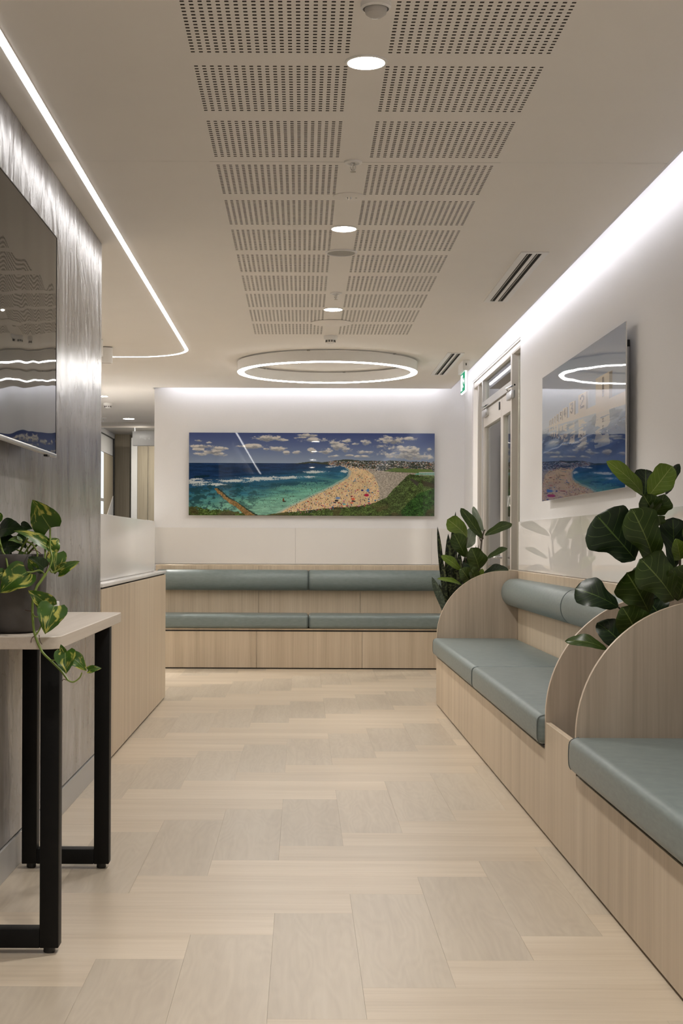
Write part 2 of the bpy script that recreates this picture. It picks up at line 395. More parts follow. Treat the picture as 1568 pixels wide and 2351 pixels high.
for (a, b, c, d, al) in rects:
    x0, x1, y0, y1 = clipped(a, b, c, d, FX0, FX1, FY0, FY1)
    if x1 - x0 < 0.02 or y1 - y0 < 0.02: continue
    rz = random.random() * 50
    cx, cy = (x0 + x1) / 2, (y0 + y1) / 2
    vis = x1 > -0.96 and x0 < 0.92 and y1 > 2.6 and y0 < Y(11.75)
    if vis:
        x0, x1, y0, y1 = clipped(x0, x1, y0, y1, -1.45, 1.5, 2.0, Y(11.8))
        if x1 - x0 < 0.015 or y1 - y0 < 0.015: continue
        bm = bmesh.new(); ul = bm.loops.layers.uv.new('UVMap')
        plank_bm(bm, x0, x1, y0, y1, al, ul, rz)
        obj('plank', bm, M['fl_y'] if al else M['fl_x'], floor, recalc=False, sharp=20)
    else:
        plank_bm(stuff_bm, x0, x1, y0, y1, al, suv, rz)
o = obj('distant_planks', stuff_bm, M['fl_x'], floor, recalc=False, sharp=20); o['kind'] = 'stuff'
box('subfloor', M['gap'], (FX0, FX1, FY0, FY1, -0.06, -0.011), floor)

# ------------------------------------------------------------------ ceiling with perforated panels
ceiling = sempty('ceiling')
PX = [(-0.331, 0.136), (0.237, 0.716)]
NCOL, NROW = 20, 19
def perf_mesh(w, l):
    """panel face with NCOL x NROW rectangular holes 11 x 10 mm, with depth"""
    bm = bmesh.new(); hx, hy, t = 0.0112, 0.0098, 0.010
    px = (w - 0.012 - hx) / (NCOL - 1); py = (l - 0.012 - hy) / (NROW - 1)
    xs = [0.0]; ys = [0.0]
    for i in range(NCOL): xs += [0.006 + i * px, 0.006 + i * px + hx]
    for j in range(NROW): ys += [0.006 + j * py, 0.006 + j * py + hy]
    xs.append(w); ys.append(l)
    # long strips between the columns, short bridges inside the columns
    def q(x0, x1, y0, y1):
        v = [bm.verts.new((x0, y0, 0)), bm.verts.new((x0, y1, 0)), bm.verts.new((x1, y1, 0)), bm.verts.new((x1, y0, 0))]
        bm.faces.new(v)
    for i in range(0, len(xs) - 1, 2): q(xs[i], xs[i + 1], 0, l)
    for i in range(1, len(xs) - 1, 2):
        for j in range(0, len(ys) - 1, 2): q(xs[i], xs[i + 1], ys[j], ys[j + 1])
        for j in range(1, len(ys) - 1, 2):
            x0, x1, y0, y1 = xs[i], xs[i + 1], ys[j], ys[j + 1]
            lo = [bm.verts.new(p) for p in ((x0, y0, 0), (x1, y0, 0), (x1, y1, 0), (x0, y1, 0))]
            hi = [bm.verts.new(p) for p in ((x0, y0, t), (x1, y0, t), (x1, y1, t), (x0, y1, t))]
            for k in range(4): bm.faces.new((lo[k], lo[(k + 1) % 4], hi[(k + 1) % 4], hi[k])).material_index = 1
    me = bpy.data.meshes.new('perforated_panel'); bm.to_mesh(me); bm.free(); me.materials.append(M['ceil']); me.materials.append(M['hole_wall']); return me
starts = [Y(3.997 + 0.5255 * k) - 0.006 for k in range(-4, 10)]
PL = Y(0.4185) + 0.012
yseam_ = Y(5.005)
for (a, b) in PX:
    me = perf_mesh(b - a, PL)
    for s in starts:
        o = bpy.data.objects.new('perforated_panel', me); C.objects.link(o); o.location = (a, s, CZ); o.parent = ceiling
box('board_joint', M['skirt'], (-5.0, XC, yseam_ - 0.0011, yseam_ + 0.0011, CZ + 0.0004, CZ + 0.002), ceiling)
box('acoustic_fleece', M['void'], (PX[0][0] - 0.02, PX[1][1] + 0.02, starts[0] - 0.02, starts[-1] + PL + 0.02, CZ + 0.0101, CZ + 0.012), ceiling)
xb = [-5.0, XBL, PX[0][0], PX[0][1], PX[1][0], PX[1][1], XC]
yb = [Y0]
for s in starts: yb += [s, s + PL]
yseam = Y(5.005)
yb += [yseam - 0.0012, yseam + 0.0012, YC, Y(16.0)]; yb = sorted(yb)
bm = bmesh.new()
for i in range(len(xb) - 1):
    j = 0
    for j in range(len(yb) - 1):
        x0, x1, y0, y1 = xb[i], xb[i + 1], yb[j], yb[j + 1]
        if y0 >= YC - 1e-6 and x0 > XBL - 1e-6: continue
        if abs(y0 - (yseam - 0.0012)) < 1e-6:
            continue
        isp = any(abs(x0 - a) < 1e-6 for a, _ in PX) and any(abs(y0 - s) < 1e-6 for s in starts)
        if isp: continue
        v = [bm.verts.new(p) for p in ((x0, y0, CZ), (x0, y1, CZ), (x1, y1, CZ), (x1, y0, CZ))]
        bm.faces.new(v)
# raised lid over the plasterboard and the edges of the board at the two coves
bx(bm, -5.0, XC, Y0, YC, CZ + 0.013, CZ + 0.016)
obj('plasterboard', bm, M['ceil'], ceiling, recalc=False)
box('cove_lip', M['wall'], (XC - 0.012, XC, Y0, YC, CZ - 0.0005, CZ + 0.05), ceiling)
box('cove_lip', M['wall'], (XBL, XC - 0.012, YC - 0.012, YC, CZ - 0.0005, CZ + 0.05), ceiling)
box('upper_slab', M['wall'], (-5.0, 4.7, Y0 - 0.1, YF + 0.5, 2.86, 2.95), ceiling)
box('cove_back', M['wall'], (XC - 0.05, XC - 0.03, Y0, YC, CZ + 0.016, 2.86), ceiling)
box('cove_back', M['wall'], (XBL, XC - 0.03, YC - 0.05, YC - 0.03, CZ + 0.016, 2.86), ceiling)

# light cove strips on the hidden side of the ceiling edge
o = box('cove_light_strip', M['cove'], (XC + 0.001, XC + 0.006, -2.6, YC - 0.05, CZ + 0.030, CZ + 0.046))
tag(o, 'hidden white light strip in the cove along the right wall', 'light')
o = box('cove_light_strip', M['cove'], (XBL + 0.10, XC - 0.05, YC + 0.001, YC + 0.006, CZ + 0.030, CZ + 0.046))
tag(o, 'hidden white light strip in the cove above the beach panorama', 'light')

# ------------------------------------------------------------------ walls
wl = sempty('wall_left')
ybreaks = [Y0, -1.3, -0.1, 1.1, 2.1, Y(3.10), Y(4.17), Y(5.25), YW]
for a, b in zip(ybreaks, ybreaks[1:]):
    bm = bmesh.new(); bx(bm, XL - 0.02, XL, a + 0.001, b - 0.001, 0.112, CZ - 0.002)
    obj('cladding_panel', bm, M['marble'], wl)
box('wall_core', M['framed'], (-1.15, XL - 0.0195, Y0, YW - 0.001, 0, CZ), wl)
box('end_panel', M['framed'], (-1.15, XL - 0.0005, YW - 0.0005, YW + 0.012, 0, CZ), wl)
struct(box('baseboard_left', M['skirt'], (XL - 0.02, XL + 0.004, Y0, YW, 0.0, 0.104), bevel=0.001, seg=1))
# back wall
struct(box('wall_back', M['wall'], (XBL, 1.62, YB, YB + 0.12, 0, 2.86)))
# right wall in pieces round the door opening
DN, DF, DT = Y(9.30), Y(11.92), 2.512
bm = bmesh.new()
bx(bm, XR, XR + 0.12, Y0, DN, 0, 2.86); bx(bm, XR, XR + 0.12, DF, YB, 0, 2.86); bx(bm, XR, XR + 0.12, DN, DF, DT, 2.86)
struct(obj('wall_right', bm, M['wall']))
# room behind the camera
struct(box('wall_front', M['wall'], (-5.0, 4.7, Y0 - 0.1, Y0, 0, 2.86)))
struct(box('wall_far_left', M['wall'], (-5.1, -5.0, Y0, YF + 0.4, 0, 2.86)))
struct(box('wall_bounce_reception', M['wall'], (-3.5, -3.4, Y(11.5), Y(16.0), 0, CZ - 0.001)))  # unseen white wall added to bounce light onto the reception ceiling
# lobby beyond the door
bm = bmesh.new()
bx(bm, 4.6, 4.7, Y0, YF + 0.4, 0, 2.86); bx(bm, 1.62, 4.6, Y(15.5), Y(15.6), 0, 2.86); bx(bm, 1.62, 4.6, 4.0, 4.1, 0, 2.86)
struct(obj('wall_lobby', bm, M['wall']))
struct(box('ceiling_lobby', M['ceil'], (1.62, 4.6, 4.1, Y(15.5), 2.70, 2.72)))
o = box('lobby_bulkhead', M['white'], (1.9, 3.6, Y(13.2), Y(14.6), 2.36, 2.58), bevel=0.004)
tag(o, 'white box bulkhead seen through the glass above the entrance door', 'bulkhead')
for k, lb in enumerate(('nearest added lobby light', 'added lobby light opposite the door', 'farthest added lobby light')):  # invented lamps, sized to brighten the lobby behind the door glass
    bm = bmesh.new(); lathe(bm, 2.6, Y(8 + 2.2 * k), [(0, 2.695), (0.15, 2.695), (0.15, 2.70)], 24)
    tag(obj('lobby_fill_light', bm, M['bdown']), lb + ', behind the glass door', 'light', 'added lobby lights behind the glass door')

# glossy splashbacks
tr = sempty('trim_1')
ys = [Y(3.2), Y(5.2), Y(7.2), DN - 0.004]
for a, b in zip(ys, ys[1:]):
    box('splashback_panel', M['splash'], (XR - 0.008, XR - 0.0005, a + 0.0008, b - 0.0008, 0.905, 1.238), tr, bevel=0.0008, seg=1)
tr = sempty('trim_2')
for a, b in ((-1.362, -0.06), (-0.06, 1.2), (1.2, 1.495)):
    box('splashback_panel', M['white'], (a + 0.0006, b - 0.0006, YB - 0.007, YB - 0.0005, 0.888, 1.222), tr, bevel=0.0008, seg=1)

# ------------------------------------------------------------------ door with sidelights in the right wall
d1 = sempty('door_1', (XR, DN, 0))
x0 = XR + 0.004
box('lining', M['wall'], (x0, XR + 0.12, DF - 0.03, DF - 0.001, 0, DT), d1)
box('lining', M['wall'], (x0, XR + 0.12, DN + 0.001, DN + 0.01, 0, DT), d1)
box('lining', M['white'], (x0, XR + 0.12, DN + 0.01, DF - 0.03, DT - 0.014, DT - 0.001), d1)
box('head_frame', M['frame'], (XR + 0.012, XR + 0.10, DN + 0.01, DF - 0.03, DT - 0.064, DT - 0.017), d1, bevel=0.002)
def post(d, w, xa, xb_, mat, z1=DT - 0.064, z0=0.0):
    return box('mullion', M[mat], (xa, xb_, Y(d), Y(d) + w, z0, z1), d1, bevel=0.0015, seg=1)
post(11.62, 0.05, 1.515, 1.59, 'frame')
post(11.30, 0.05, 1.508, 1.575, 'framed')
post(9.68, 0.055, 1.500, 1.553, 'frame')
post(9.36, 0.03, 1.53, 1.58, 'framed')
box('transom_bar', M['framed'], (1.502, 1.56, Y(9.70), Y(11.31), 2.20, 2.262), d1, bevel=0.0015, seg=1)
for (a, b, z0, z1, xx) in ((9.72, 11.29, 2.262, 2.448, 1.535), (11.34, 11.61, 0.04, 2.448, 1.545), (9.40, 9.67, 0.04, 2.448, 1.545)):
    box('glass_pane', M['glass'], (xx, xx + 0.006, Y(a), Y(b), z0, z1), d1)
def leaf_door(a, b, xa, name='door_leaf'):
    fr = bmesh.new(); xb_ = xa + 0.045; A, B = Y(a), Y(b)
    bx(fr, xa, xb_, A, A + 0.055, 0.01, 2.19); bx(fr, xa, xb_, B - 0.055, B, 0.01, 2.19)
    bx(fr, xa, xb_, A + 0.055, B - 0.055, 2.05, 2.19); bx(fr, xa, xb_, A + 0.055, B - 0.055, 0.01, 0.14)
    dl = obj(name, fr, M['frame'], d1, bevel=0.001, seg=1)
    bm = bmesh.new(); bx(bm, xa + 0.02, xa + 0.027, A + 0.053, B - 0.053, 0.135, 2.055); obj('glass_pane', bm, M['glass'], dl)
    hy = A + 0.03 if a > 9.9 else B - 0.03
    bm = bmesh.new(); tube(bm, smoothpath([(xa, hy, 0.98), (xa - 0.045, hy, 0.98), (xa - 0.05, hy + (0.06 if a > 9.9 else -0.06), 0.98), (xa - 0.05, hy + (0.14 if a > 9.9 else -0.14), 0.98)], 5), 0.009)
    obj('handle', bm, M['alu'], dl)
    # closer body on the leaf, arm up to the transom
    cy = B - 0.10 if a > 9.9 else A + 0.12
    bm = bmesh.new(); bx(bm, xa - 0.028, xa, cy - 0.24, cy, 2.125, 2.18); cl = obj('door_closer', bm, M['alu'], dl, bevel=0.004)
    bm = bmesh.new(); tube(bm, [(xa - 0.02, cy - 0.06, 2.185), (xa - 0.05, cy - 0.16, 2.196), (xa - 0.012, cy - 0.30, 2.21)], 0.007, 8)
    obj('closer_arm', bm, M['chrome'], dl)
    return dl
leaf_door(10.24, 11.28, 1.512)
leaf_door(9.72, 10.23, 1.512)
box('door_stop', M['blackp'], (1.505, 1.512, Y(10.32), Y(10.36), 2.11, 2.17), d1)
# mirrored lettering on the smaller leaf, read from the lobby side
cu = bpy.data.curves.new('glass_lettering', 'FONT'); cu.body = 'EON'; cu.size = 0.12; cu.extrude = 0.0004
to = bpy.data.objects.new('glass_lettering', cu); C.objects.link(to)
dg = bpy.context.evaluated_depsgraph_get(); me = bpy.data.meshes.new_from_object(to.evaluated_get(dg)); bpy.data.objects.remove(to)
me.transform(Matrix(((0, 0, 1, 0.030), (1, 0, 0, Y(9.83) - DN), (0, 1, 0, 1.36), (0, 0, 0, 1))))
me.materials.clear(); me.materials.append(M['whitep'])
lo = bpy.data.objects.new('lettering', me); C.objects.link(lo); lo.parent = d1

# ------------------------------------------------------------------ lights in the ceiling
def led_path():
    X0, r = -0.85, 0.44; yE = Y(10.30)
    pts = [(X0, -2.6)]
    for k in range(0, 13):
        a = math.pi / 2 * k / 12
        pts.append((X0 - r * (1 - math.cos(a)), yE - r + r * math.sin(a)))
    pts.append((-3.6, yE)); return pts
def flat_strip(bm, pts, w, z0, z1):
    P = [Vector((p[0], p[1])) for p in pts]; Lf, Rt = [], []
    for i, p in enumerate(P):
        d = (P[min(i + 1, len(P) - 1)] - P[max(i - 1, 0)]).normalized(); n = Vector((-d.y, d.x))
        Lf.append(p + n * w / 2); Rt.append(p - n * w / 2)
    pr = []
    for a, b in zip(Lf, Rt):
        pr.append([bm.verts.new((a.x, a.y, z0)), bm.verts.new((b.x, b.y, z0)), bm.verts.new((b.x, b.y, z1)), bm.verts.new((a.x, a.y, z1))])
    for a, b in zip(pr, pr[1:]):
        for k in range(4): bm.faces.new((a[k], a[(k + 1) % 4], b[(k + 1) % 4], b[k]))
    bm.faces.new(pr[0]); bm.faces.new(pr[-1])
t = thing('linear_ceiling_light', 'long thin white light line in the ceiling, bending left over the reception counter', 'light', (-0.85, Y(6), CZ))
bm = bmesh.new(); flat_strip(bm, led_path(), 0.022, CZ - 0.003, CZ - 0.0005); obj('diffuser', bm, M['led'], t)
bm = bmesh.new(); flat_strip(bm, led_path(), 0.030, CZ - 0.0012, CZ - 0.0002); obj('channel', bm, M['whitep'], t)
# ring
rx, ry = 0.193, Y(10.52)
t = thing('ring_ceiling_light', 'large round white ring light glowing underneath, close under the ceiling', 'light', (rx, ry, CZ))
bm = bmesh.new(); lathe(bm, rx, ry, [(0.700, 2.412), (0.700, 2.488), (0.648, 2.488), (0.648, 2.412)], 128); obj('housing', bm, M['whitep'], t)
bm = bmesh.new(); lathe(bm, rx, ry, [(0.699, 2.4125), (0.697, 2.408), (0.651, 2.408), (0.649, 2.4125)], 128); obj('diffuser', bm, M['ring'], t)
for k in range(6):
    bm = bmesh.new(); a = k * math.pi / 3 + 0.3; lathe(bm, rx + 0.674 * math.cos(a), ry + 0.674 * math.sin(a), [(0, 2.488), (0.012, 2.488), (0.012, 2.4995), (0, 2.4995)], 10)
    obj('spacer', bm, M['greyp'], t)
# downlights along the middle
def downlight(x, y, r, lab, z=CZ, mat='down', grp=None, sp=True, pw=1.0):
    t = thing('downlight', lab, 'light', (x, y, z), grp)
    bm = bmesh.new(); lathe(bm, x, y, [(r * 1.17, z - 0.0003), (r * 1.15, z - 0.004), (r * 1.03, z - 0.005), (r, z - 0.002), (r, z + 0.004)], 48); obj('bezel', bm, M['whitep'], t)
    bm = bmesh.new(); lathe(bm, x, y, [(0, z - 0.0025), (r * 0.99, z - 0.0022), (r * 0.99, z + 0.004)], 48); obj('lens', bm, M[mat], t)
    if sp:
        ld = bpy.data.lights.new('downlight_beam', 'SPOT'); ld.energy = W_SPOT * pw; ld.spot_size = math.radians(118); ld.spot_blend = 0.75
        ld.shadow_soft_size = 0.055; ld.color = (1.0, 0.965, 0.92)
        lo = bpy.data.objects.new('beam', ld); C.objects.link(lo); lo.parent = t; lo.location = (0, 0, -0.012)
for k, lab in enumerate(['round downlight behind the viewer in the ceiling strip', 'round downlight just above the viewer in the ceiling strip',
                         'nearest and largest round downlight between the perforated ceiling panels',
                         'middle round downlight, just past the emergency light in the ceiling strip',
                         'farthest round downlight between the perforated panels, beside the white ceiling disc']):
    downlight(0.183, Y(-0.24 + 2.1 * k), 0.0535, lab, pw=1.7 if k < 2 else 1.0)
# round ceiling speaker, emergency light, blank disc, sprinklers, detectors
x = 0.186
t = thing('ceiling_speaker', 'round grey ceiling speaker grille with a white rim between the perforated panels', 'speaker', (x, Y(6.56), CZ))
bm = bmesh.new(); lathe(bm, x, Y(6.56), [(0.078, CZ - 0.0003), (0.076, CZ - 0.006), (0.069, CZ - 0.007), (0.068, CZ - 0.001)], 48); obj('rim', bm, M['whitep'], t)
bm = bmesh.new(); lathe(bm, x, Y(6.56), [(0, CZ - 0.004), (0.067, CZ - 0.003), (0.068, CZ - 0.001)], 48); obj('grille', bm, M['grille'], t)
t = thing('emergency_light', 'flat white round emergency light with a small central lens and indicator', 'light', (0.187, Y(5.5), CZ))
bm = bmesh.new(); lathe(bm, 0.187, Y(5.5), [(0, CZ - 0.006), (0.055, CZ - 0.006), (0.066, CZ - 0.003), (0.067, CZ - 0.0003)], 48); obj('plate', bm, M['ceil'], t)
bm = bmesh.new(); lathe(bm, 0.187, Y(5.5), [(0, CZ - 0.013), (0.007, CZ - 0.012), (0.012, CZ - 0.006)], 20); obj('lens', bm, M['chrome'], t)
bm = bmesh.new(); lathe(bm, 0.216, Y(5.5), [(0, CZ - 0.009), (0.003, CZ - 0.0085), (0.005, CZ - 0.006)], 12); obj('indicator', bm, M['greyp'], t)
t = thing('ceiling_disc', 'wide plain pale grey disc hung flat under the ceiling before the smoke detector', 'cover', (0.186, Y(8.66), CZ))
bm = bmesh.new(); lathe(bm, 0.186, Y(8.66), [(0, CZ - 0.007), (0.131, CZ - 0.006), (0.134, CZ - 0.004), (0.133, CZ - 0.0015), (0, CZ - 0.0015)], 64); obj('disc', bm, M['ceil'], t)
bm = bmesh.new(); lathe(bm, 0.186, Y(8.66), [(0.125, CZ - 0.0016), (0.125, CZ - 0.0003)], 24); obj('neck', bm, M['whitep'], t)
def sprinkler(x, y, lab, z=CZ, s=1.0):
    t = thing('sprinkler', lab, 'sprinkler', (x, y, z))
    bm = bmesh.new(); lathe(bm, x, y, [(0.034 * s, z - 0.0003), (0.033 * s, z - 0.006), (0.024 * s, z - 0.008), (0.022 * s, z - 0.002), (0, z - 0.002)], 32); obj('escutcheon', bm, M['whitep'], t)
    bm = bmesh.new(); lathe(bm, x, y, [(0.008, z - 0.002), (0.008, z - 0.012), (0.004, z - 0.016), (0.0035, z - 0.034), (0.0, z - 0.034)], 12)
    for sgn in (-1, 1): tube(bm, smoothpath([(x + sgn * 0.007, y, z - 0.010), (x + sgn * 0.010, y, z - 0.022), (x, y, z - 0.036)], 4), 0.0016, 6)
    obj('nozzle', bm, M['chrome'], t)
    bm = bmesh.new(); lathe(bm, x, y, [(0, z - 0.036), (0.011, z - 0.0365), (0.011, z - 0.038), (0, z - 0.038)], 16); obj('deflector', bm, M['chrome'], t)
sprinkler(0.184, Y(5.0), 'nearer sprinkler head with round plate between the perforated panels')
sprinkler(0.187, Y(7.63), 'farther sprinkler head in front of the farthest ceiling strip downlight')
sprinkler(-2.00, Y(13.2), 'sprinkler in the plain ceiling left of the back wall, the right one of two', s=1.3)
sprinkler(-2.27, Y(15.4), 'sprinkler at the far left of the plain ceiling beside the stone clad wall', s=1.1)
def smoke(x, y, lab, z=CZ, s=1.0):
    t = thing('smoke_detector', lab, 'detector', (x, y, z))
    bm = bmesh.new(); lathe(bm, x, y, [(0.046 * s, z - 0.0003), (0.046 * s, z - 0.020 * s), (0.040 * s, z - 0.028 * s), (0.036 * s, z - 0.030 * s)], 36); obj('base', bm, M['whitep'], t)
    bm = bmesh.new(); lathe(bm, x, y, [(0.031 * s, z - 0.028 * s), (0.030 * s, z - 0.046 * s), (0.018 * s, z - 0.054 * s), (0, z - 0.055 * s)], 36); obj('chamber', bm, M['whitep'], t)
    bm = bmesh.new()
    for k in range(10):
        a = 2 * math.pi * k / 10; c, s_ = math.cos(a), math.sin(a)
        bx(bm, x + 0.031 * s * c - 0.003, x + 0.031 * s * c + 0.003, y + 0.031 * s * s_ - 0.003, y + 0.031 * s * s_ + 0.003, z - 0.044 * s, z - 0.031 * s)
    obj('vent_slots', bm, M['gap'], t)
smoke(0.19, Y(9.22), 'white smoke detector under the ceiling just before the ring light')
smoke(-1.98, Y(13.75), 'smoke detector on the plain ceiling left of the back wall')
t = thing('ceiling_sensor', 'small white dome sensor at the top edge between the nearest perforated panels', 'sensor', (0.188, Y(3.53), CZ))
bm = bmesh.new(); lathe(bm, 0.188, Y(3.53), [(0.040, CZ - 0.0003), (0.040, CZ - 0.012), (0.034, CZ - 0.016)], 32); obj('base', bm, M['whitep'], t)
bm = bmesh.new(); lathe(bm, 0.188, Y(3.53), [(0.030, CZ - 0.015), (0.027, CZ - 0.028), (0.015, CZ - 0.037), (0, CZ - 0.040)], 32); obj('dome', bm, M['greyp'], t)
# linear air diffusers
def diffuser(x0, x1, d0, d1_, lab):
    y0, y1 = Y(d0), Y(d1_); t = thing('linear_air_diffuser', lab, 'vent', ((x0 + x1) / 2, (y0 + y1) / 2, CZ))
    z0, z1 = CZ - 0.005, CZ - 0.0003; w = x1 - x0; sw = 0.028
    s1, s2 = x0 + w * 0.24, x0 + w * 0.58
    bm = bmesh.new(); e = 0.028
    bx(bm, x0, s1, y0, y1, z0, z1); bx(bm, s1 + sw, s2, y0 + e, y1 - e, z0, z1); bx(bm, s2 + sw, x1, y0, y1, z0, z1)
    bx(bm, s1, s2 + sw, y0, y0 + e, z0, z1); bx(bm, s1, s2 + sw, y1 - e, y1, z0, z1)
    obj('frame', bm, M['whitep'], t)
    for s in (s1, s2):
        bm = bmesh.new(); bx(bm, s, s + sw, y0 + e, y1 - e, z1 - 0.0016, z1); obj('slot', bm, M['void'], t)
        bm = bmesh.new(); tube(bm, [(s + 0.009, y0 + e, z0 + 0.002), (s + 0.009, y1 - e, z0 + 0.002)], 0.0022, 6); obj('blade', bm, M['greyp'], t)
diffuser(1.055, 1.19, 6.53, 7.88, 'nearer two slot white air diffuser in the ceiling beside the right cove')
diffuser(1.075, 1.20, 10.0, 11.33, 'farther two slot white air diffuser in the ceiling near the exit sign')
# surface cylinders over the reception
for (px, pd, lab) in ((-1.440, 9.42, 'white cylinder ceiling lamp half hidden by the stone clad wall'), (-1.425, 9.80, 'white cylinder ceiling lamp just behind the half hidden one')):
    t = thing('cylinder_ceiling_lamp', lab, 'light', (px, Y(pd), CZ))
    bm = bmesh.new(); lathe(bm, px, Y(pd), [(0, CZ - 0.0003), (0.042, CZ - 0.0003), (0.042, CZ - 0.005), (0, CZ - 0.005)], 24); obj('mount', bm, M['gap'], t)
    bm = bmesh.new(); lathe(bm, px, Y(pd), [(0, CZ - 0.005), (0.047, CZ - 0.005), (0.047, CZ - 0.115), (0.04, CZ - 0.115), (0.038, CZ - 0.10), (0, CZ - 0.10)], 32); obj('shade', bm, M['whitep'], t)
# exit sign
ex = thing('exit_sign', 'small green lit running man exit sign hanging under the ceiling by the door', 'sign', (1.26, Y(10.55), CZ))
box('housing', M['whitep'], (1.235, 1.287, Y(10.40), Y(10.72), CZ - 0.078, CZ - 0.0005), ex, bevel=0.002)
box('sensor_eye', M['blackp'], (1.256, 1.264, Y(10.40) - 0.002, Y(10.40), CZ - 0.042, CZ - 0.024), ex)
box('light_panel', M['exitw'], (1.254, 1.268, Y(10.42), Y(10.70), 2.262, CZ - 0.078), ex)
sg = box('sign_face', M['exitg'], (1.2525, 1.254, Y(10.425), Y(10.695), 2.272, CZ - 0.082), ex)
ym = Y(10.56)
bm = bmesh.new()
def poly_x(bm, pts, xa=1.2505, xb_=1.2525): prism(bm, [(ym + p[0], 2.345 + p[1]) for p in pts], 'x', xa, xb_)
poly_x(bm, [(0.03, -0.06), (0.03, 0.06), (0.115, 0.06), (0.115, -0.06)])
obj('doorway_mark', bm, M['exitw'], ex)
bm = bmesh.new(); poly_x(bm, [(0.0 + 0.012 * math.cos(a * math.pi / 5), 0.048 + 0.012 * math.sin(a * math.pi / 5)) for a in range(10)])
poly_x(bm, [(-0.02, 0.03), (0.01, 0.034), (0.02, -0.01), (-0.005, -0.012)])
poly_x(bm, [(-0.005, -0.01), (0.015, -0.01), (-0.02, -0.035), (-0.05, -0.03), (-0.05, -0.04), (-0.018, -0.047)])
poly_x(bm, [(0.0, -0.01), (0.02, -0.01), (0.045, -0.035), (0.03, -0.065), (0.02, -0.062), (0.028, -0.036)])
poly_x(bm, [(-0.02, 0.03), (-0.02, 0.02), (-0.05, 0.0), (-0.055, 0.008)])
poly_x(bm, [(0.01, 0.03), (0.012, 0.018), (0.045, 0.01), (0.045, 0.02)])
poly_x(bm, [(-0.125, 0.0), (-0.095, 0.025), (-0.095, 0.008), (-0.065, 0.008), (-0.065, -0.008), (-0.095, -0.008), (-0.095, -0.025)])
obj('running_figure', bm, M['exitw'], ex)

# ------------------------------------------------------------------ joinery helpers
def seat_cushion(parent, x0, x1, y0, y1, z0=0.338, z1=0.452, axis='y', r=0.03):
    """upholstered pad with softly crowned top"""
    bm = bmesh.new(); bx(bm, x0, x1, y0, y1, z0, z1)
    es = [e for e in bm.edges]
    bmesh.ops.bevel(bm, geom=es, offset=r, segments=5, profile=0.55, affect='EDGES', clamp_overlap=True)
    o = obj('seat_cushion', bm, M['vinyl'], parent, sharp=60)
    return o
def piping(parent, pts, name='piping'):
    bm = bmesh.new(); tube(bm, smoothpath(pts, 4), 0.0018, 6); return obj(name, bm, M['piping'], parent)
def bolster_y(parent, y0, y1, xb_=1.452, zc=0.760, R=0.092, dep=0.115):
    """half round bolster running along Y with its flat back on the panel at xb_"""
    prof = [(0.0, R), (dep * 0.35, R * 0.985)] + [(dep * (0.35 + 0.65 * math.sin(a)), R * math.cos(a) * 0.985) for a in [math.pi * k / 20 for k in range(1, 20)]] + [(dep * 0.35, -R * 0.985), (0.0, -R)]
    bm = bmesh.new(); e = 0.018
    secs = [(y0, 0.90), (y0 + e * 0.3, 0.95), (y0 + e, 1.0), ((y0 + y1) / 2, 1.006), (y1 - e, 1.0), (y1 - e * 0.3, 0.95), (y1, 0.90)]
    rings = [[bm.verts.new((xb_ - p[0] * s, yy, zc + p[1] * s)) for p in prof] for yy, s in secs]
    n = len(prof)
    for a, b in zip(rings, rings[1:]):
        for i in range(n): bm.faces.new((a[i], a[(i + 1) % n], b[(i + 1) % n], b[i]))
    bm.faces.new(rings[0]); bm.faces.new(rings[-1])
    o = obj('bolster', bm, M['vinyl'], parent, sharp=60)
    for yy in (y0 + 0.007, y1 - 0.007):
        piping(o, [(xb_ - p[0] * 0.975, yy, zc + p[1] * 0.975) for p in prof[::2]])
    return o
def bolster_x(parent, x0, x1, yb_, zc=0.752, R=0.092, dep=0.115):
    prof = [(0.0, R), (dep * 0.35, R * 0.985)] + [(dep * (0.35 + 0.65 * math.sin(a)), R * math.cos(a) * 0.985) for a in [math.pi * k / 20 for k in range(1, 20)]] + [(dep * 0.35, -R * 0.985), (0.0, -R)]
    bm = bmesh.new(); e = 0.018
    secs = [(x0, 0.90), (x0 + e * 0.3, 0.95), (x0 + e, 1.0), ((x0 + x1) / 2, 1.006), (x1 - e, 1.0), (x1 - e * 0.3, 0.95), (x1, 0.90)]
    rings = [[bm.verts.new((xx, yb_ - p[0] * s, zc + p[1] * s)) for p in prof] for xx, s in secs]
    n = len(prof)
    for a, b in zip(rings, rings[1:]):
        for i in range(n): bm.faces.new((a[i], a[(i + 1) % n], b[(i + 1) % n], b[i]))
    bm.faces.new(rings[0]); bm.faces.new(rings[-1])
    o = obj('bolster', bm, M['vinyl'], parent, sharp=60)
    for xx in (x0 + 0.007, x1 - 0.007):
        piping(o, [(xx, yb_ - p[0] * 0.975, zc + p[1] * 0.975) for p in prof[::2]])
    return o
XF = 0.908; XP = 1.453; RR = 0.452; ZP = 0.452
